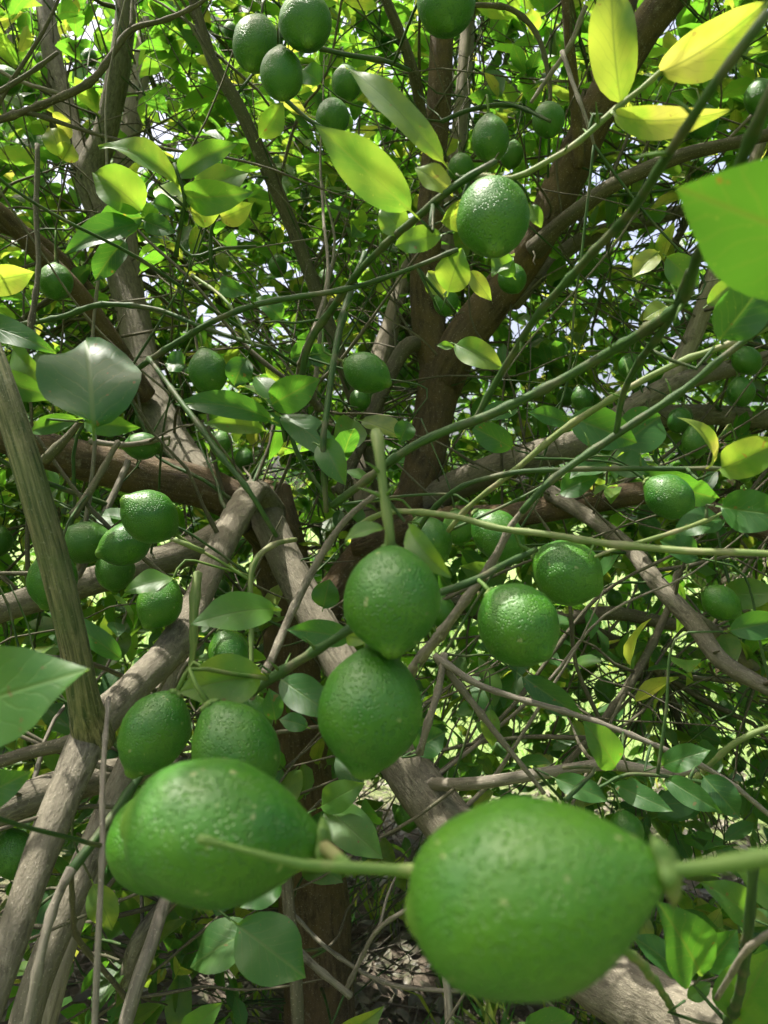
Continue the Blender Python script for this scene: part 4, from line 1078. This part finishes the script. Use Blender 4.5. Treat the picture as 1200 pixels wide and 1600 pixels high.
# stalks of the fruit
BEAR = np.vstack([WOOD] + EXTRA)
for e, c, a, zs, D, n in LEMONS:
    top = c - a * (zs + 0.02 * D)
    dv = BEAR[:, :3] - top
    dist = np.linalg.norm(dv, axis=1)
    cs = (dv @ -a) / (dist + 1e-6)
    kx = np.argmin(dist * (1.6 - .8 * cs) + 1.0 * np.maximum(0, top[1] - BEAR[:, 1]))
    end, L = BEAR[kx, :3], dist[kx]
    rr = max(0.0012, 0.030 * D)
    m1 = top - a * min(0.03, 0.45 * L)
    if n == 0:
        continue
    if n == 1:
        end = P(545, 1357, .302); m1 = (top + end) / 2; L = .05; rr = .0028
    if n == 2:
        end = P(335, 1300, .46); m1 = (top + end) / 2; L = .05
    if n == 3:
        end = P(612, 858, .481); m1 = (top + end) / 2
    mid = (m1 + end) / 2 + np.array([0, 0, 0.03 * max(0, L - .05)])
    pth = catmull(np.array([[*(top + a * 0.04 * D), rr * 1.25], [*m1, rr], [*mid, rr], [*end, rr * 1.1]]), 0.012)
    tube_obj('stem', pth, M['pedicel'] if L < .12 else M['green'], e, nseg=6, wob=0.0015 if L > .1 else 0, seed=n * 1.3)


# ---- leafy shell of the crown
n_s = 4900
u = unit(RNG.normal(size=(n_s * 3, 3)))
u = u[u[:, 2] > -.42][:n_s]
rad = RNG.uniform(.70, 1.04, len(u)) ** .8
pos = CEN + u * RAD * rad[:, None] * (1 + .10 * np.sin(u[:, :1] * 7 + 1) * np.cos(u[:, 1:2] * 6))
ok = (pos[:, 2] > .25) & ~((pos[:, 1] < .55) & (pos[:, 2] < 2.45)) & (pos[:, 1] > .15) & ~(in_view(pos, 60) & (pos[:, 1] < 1.25))
ok &= RNG.random(len(u)) < np.where((pos[:, 2] > 2.3) & (pos[:, 1] < 2.9), .62, 1.0)
# the low skirt is thin, so that the lit ground beyond shows
ok &= RNG.random(len(u)) < np.where(pos[:, 2] < 1.2, np.where(pos[:, 0] > .5, .42, .8), 1.0)
pos, u = pos[ok], u[ok]
# the far side of the crown is fuller
ex = np.stack([P(a, b, c) for a, b, c in zip(RNG.uniform(-150, 1350, 760), RNG.uniform(-250, 620, 760), RNG.uniform(2.6, 3.9, 760))])
exx, exy, _ = proj(ex)
ex = ex[(ex[:, 2] < 3.6) & ~((exx > 900) & (exy > 230))]
pos, u = np.vstack([pos, ex]), np.vstack([u, unit(ex - CEN)])
# extra leafy shoots added overhead, out of view, to shade the nearest leaves and fruit
sh = [P(570, 265, .62), P(615, 180, .67), P(600, 225, .65), P(138, 600, .73), P(830, 1330, .24), P(900, 1340, .23), P(760, 1340, .24), P(340, 1250, .33), P(612, 890, .48), P(780, 300, .64), P(1100, 350, .31), P(1140, 320, .31), P(1170, 380, .31), P(1200, 330, .31), P(390, 1120, .55)]
SH = np.array([p + SUND * (2.62 - p[2]) / SUND[2] + RNG.normal(0, .03, 3) for p in sh for _ in range(2)])
pos, u = np.vstack([pos, SH]), np.vstack([u, np.tile([[.3, .2, .9]], (len(SH), 1))])
o_ = unit(u + np.array([0, 0, .45]) + RNG.normal(size=u.shape) * .45)
B, A, NR, L, W = sprig_leaves(pos, o_, 9)
ctr = B + A * (L * .5)[:, None]
ok = ~(in_view(ctr) & (ctr[:, 1] < 1.2)) & ~in_gap(ctr) & ~hides(ctr, .01)
B, A, NR, L, W = B[ok], A[ok], NR[ok], L[ok], W[ok]
tn = tints(len(B), .07)
foliage('foliage', *[np.concatenate([a, b]) for a, b in zip((B, A, NR, L, W, tn), inner)], M['leaf'], tree, nl=4, nh=1)
for p, o in zip(pos, o_):
    loose_twig(p - o * RNG.uniform(.15, .34), p + o * .03, .0024, .0010, random.choice(['green', 'darktwig']), steps=4)
# long shoots that carry the shell
big = WOOD[WOOD[:, 3] > .007]
for k in RNG.permutation(len(pos))[:240]:
    p = pos[k] - o_[k] * .2
    dist = np.linalg.norm(big[:, :3] - p, axis=1) * RNG.uniform(.9, 1.5, len(big))
    a = big[np.argmin(dist), :3]
    m = (a + p) / 2
    way = a + (p - a) * np.linspace(.1, 1, 7)[:, None]
    if hides(way, -.01).any(): continue
    if (in_view(way, 150) & (way[:, 1] < 1.55)).any(): continue
    loose_twig(a, p, RNG.uniform(.004, .009), .002, random.choice(['darktwig', 'darktwig', 'deadtwig']), seg=6, steps=9)
for k, h in heaps.items():
    h.build('twig_tangle', M[k], tree)
print('crown leaves', len(B), 'twigs', n_twig)

# ------------------------------------------------------------------ neighbouring trees of the orchard
def orchard_tree(x, y, h, r, n, label, group=None):
    e = empty('orchard_tree', (x, y, 0), label, 'tree', group)
    z0 = .5
    tr = np.array([[x, y, -.1, .11], [x + .03, y, .35, .09], [x - .05, y + .05, .8, .08], [x + .05, y, h * .55, .06], [x, y, h * .8, .02]])
    tube_obj('trunk', catmull(tr, .08), M['trunk'], e, nseg=10, lump=.1, seed=x)
    for k in range(6):
        a = k * 1.05 + x
        b = np.array([[x, y, .5 + .1 * k, .05], [x + .5 * r * math.cos(a), y + .5 * r * math.sin(a), .9 + .12 * k, .035], [x + .9 * r * math.cos(a), y + .9 * r * math.sin(a), 1.3 + .2 * k, .012]])
        tube_obj('limb', catmull(b, .08), M['bark'], e, nseg=7, lump=.1, seed=a)
    u = unit(RNG.normal(size=(n, 3)))
    rad = RNG.uniform(.55, 1.05, n) ** .6
    lump = 1 + .16 * np.sin(u[:, 0] * 5 + x) * np.cos(u[:, 2] * 6 + y)
    c = np.array([x, y, (h + z0) / 2])
    p = c + u * np.array([r, r, (h - z0) / 2]) * (rad * lump)[:, None]
    B, A, NR, L, W = sprig_leaves(p, unit(u + [0, 0, .4]), 7, (.075, .12))
    foliage('crown', B, A, NR, L, W, tints(len(B), .08), M['leaf_far'], e, nl=2, nh=1)
for q, (x, y, h, r) in enumerate([(-3.7, 6.1, 3.3, 1.7), (-.5, 6.9, 3.1, 1.7), (2.9, 6.6, 2.7, 1.6), (6.4, 7.6, 3.0, 1.8), (-7.2, 7.2, 3.2, 1.8), (-2.2, 10.6, 3.5, 1.9), (1.4, 11.0, 3.3, 1.9), (5.0, 11.2, 3.3, 1.9), (-4.8, 1.6, 3.2, 1.7), (4.9, 1.4, 3.2, 1.7)]):
    orchard_tree(x, y, h, r, 740, 'leafy lemon tree of the neighbouring orchard rows', 'neighbouring orchard trees')

# ------------------------------------------------------------------ fallen leaves, weeds and grass
def litter_set(n, box):
    x = RNG.uniform(box[0], box[1], n); y = RNG.uniform(box[2], box[3], n)
    B = np.stack([x, y, ground_z(x, y) + RNG.uniform(.004, .03, n)], -1)
    th = RNG.uniform(0, 2 * np.pi, n)
    A = np.stack([np.cos(th), np.sin(th), RNG.normal(0, .18, n)], -1)
    NR = unit(np.array([0, 0, 1.0]) + RNG.normal(size=(n, 3)) * .5)
    L = RNG.uniform(.045, .085, n)
    return B, unit(A), NR, L, L * RNG.uniform(.3, .55, n)
B, A, NR, L, W = litter_set(240, (-.75, .75, 1.95, 2.9))
for k in range(len(B)):
    leaf_obj(B[k], B[k] + A[k] * L[k], W[k], M['dry'], ground, NR[k], np.array([RNG.random(), RNG.random() * .8, RNG.random()]), fold=random.uniform(-.2, .7), curl=random.uniform(-1.2, 1.6), wave=.06, twist=random.uniform(-.8, .8), name='fallen_leaf', nl=5, nh=1)
B, A, NR, L, W = litter_set(6500, (-2.3, 2.3, 1.2, 4.2))
tl = np.stack([RNG.random(6500), RNG.random(6500) * .8, RNG.random(6500)], -1)
o = foliage('leaf_litter', B, A, NR, L, W, tl, M['dry'], None, nl=3, nh=1, droop=(-1.2, 1.6))
o['label'] = 'dry brown fallen leaves carpeting the soil under the tree'; o['category'] = 'leaf litter'
hp = Heap()
for k in range(420):
    x, y = RNG.uniform(-1.6, 1.8), RNG.uniform(1.7, 4)
    th = RNG.uniform(0, 6.3); L = RNG.uniform(.08, .45); z = ground_z(x, y) + RNG.uniform(.012, .04)
    a = np.array([x, y, z, .0022]); b = np.array([x + L * math.cos(th), y + L * math.sin(th), z + RNG.uniform(0, .05), .001])
    m = (a + b) / 2 + np.array([*RNG.normal(0, .03, 2), .01, 0])
    V, Q, Tr, Ac = tube(np.stack([a, m, b]), 4, seed=k)
    hp.add(V, Q, Tr, Ac)
o = hp.build('fallen_twigs', M['deadtwig'], None)
o['label'] = 'dead grey twigs strewn over the leaf litter'; o['category'] = 'twigs'

def blades(n, fx, h, name, label, mat):
    x, y = fx(n)
    B = np.stack([x, y, ground_z(x, y)], -1)
    A = unit(np.array([0, 0, 1.0]) + RNG.normal(size=(len(x), 3)) * .35)
    NR = unit(RNG.normal(size=(len(x), 3)))
    L = RNG.uniform(*h, len(x))
    o = foliage(name, B, A, NR, L, L * .07 + .002, tints(len(x), .25), mat, None, nl=3, nh=1, droop=(.3, 1.6))
    o['label'] = label; o['category'] = 'grass' if 'grass' in name else 'weeds'
def fx_grass(n):
    x = RNG.uniform(-7, 8, n); y = RNG.uniform(3.4, 12, n)
    near = (np.hypot(x, y - 1.7) > 2.3)
    return x[near], y[near]
def fx_right(n):
    return RNG.uniform(1.1, 3.6, n), RNG.uniform(2.6, 5.5, n)
blades(20000, fx_grass, (.06, .2), 'grass', 'sunlit grass growing between the orchard rows', M['leaf_far'])
def fx_weed(n):
    c = RNG.integers(0, 26, n)
    cx, cy = RNG.uniform(-.6, .9, 26), RNG.uniform(1.75, 2.9, 26)
    return cx[c] + RNG.normal(0, .05, n), cy[c] + RNG.normal(0, .05, n)
blades(420, fx_weed, (.08, .26), 'weeds', 'thin green weeds sprouting through the litter round the trunk', M['leaf_far'])
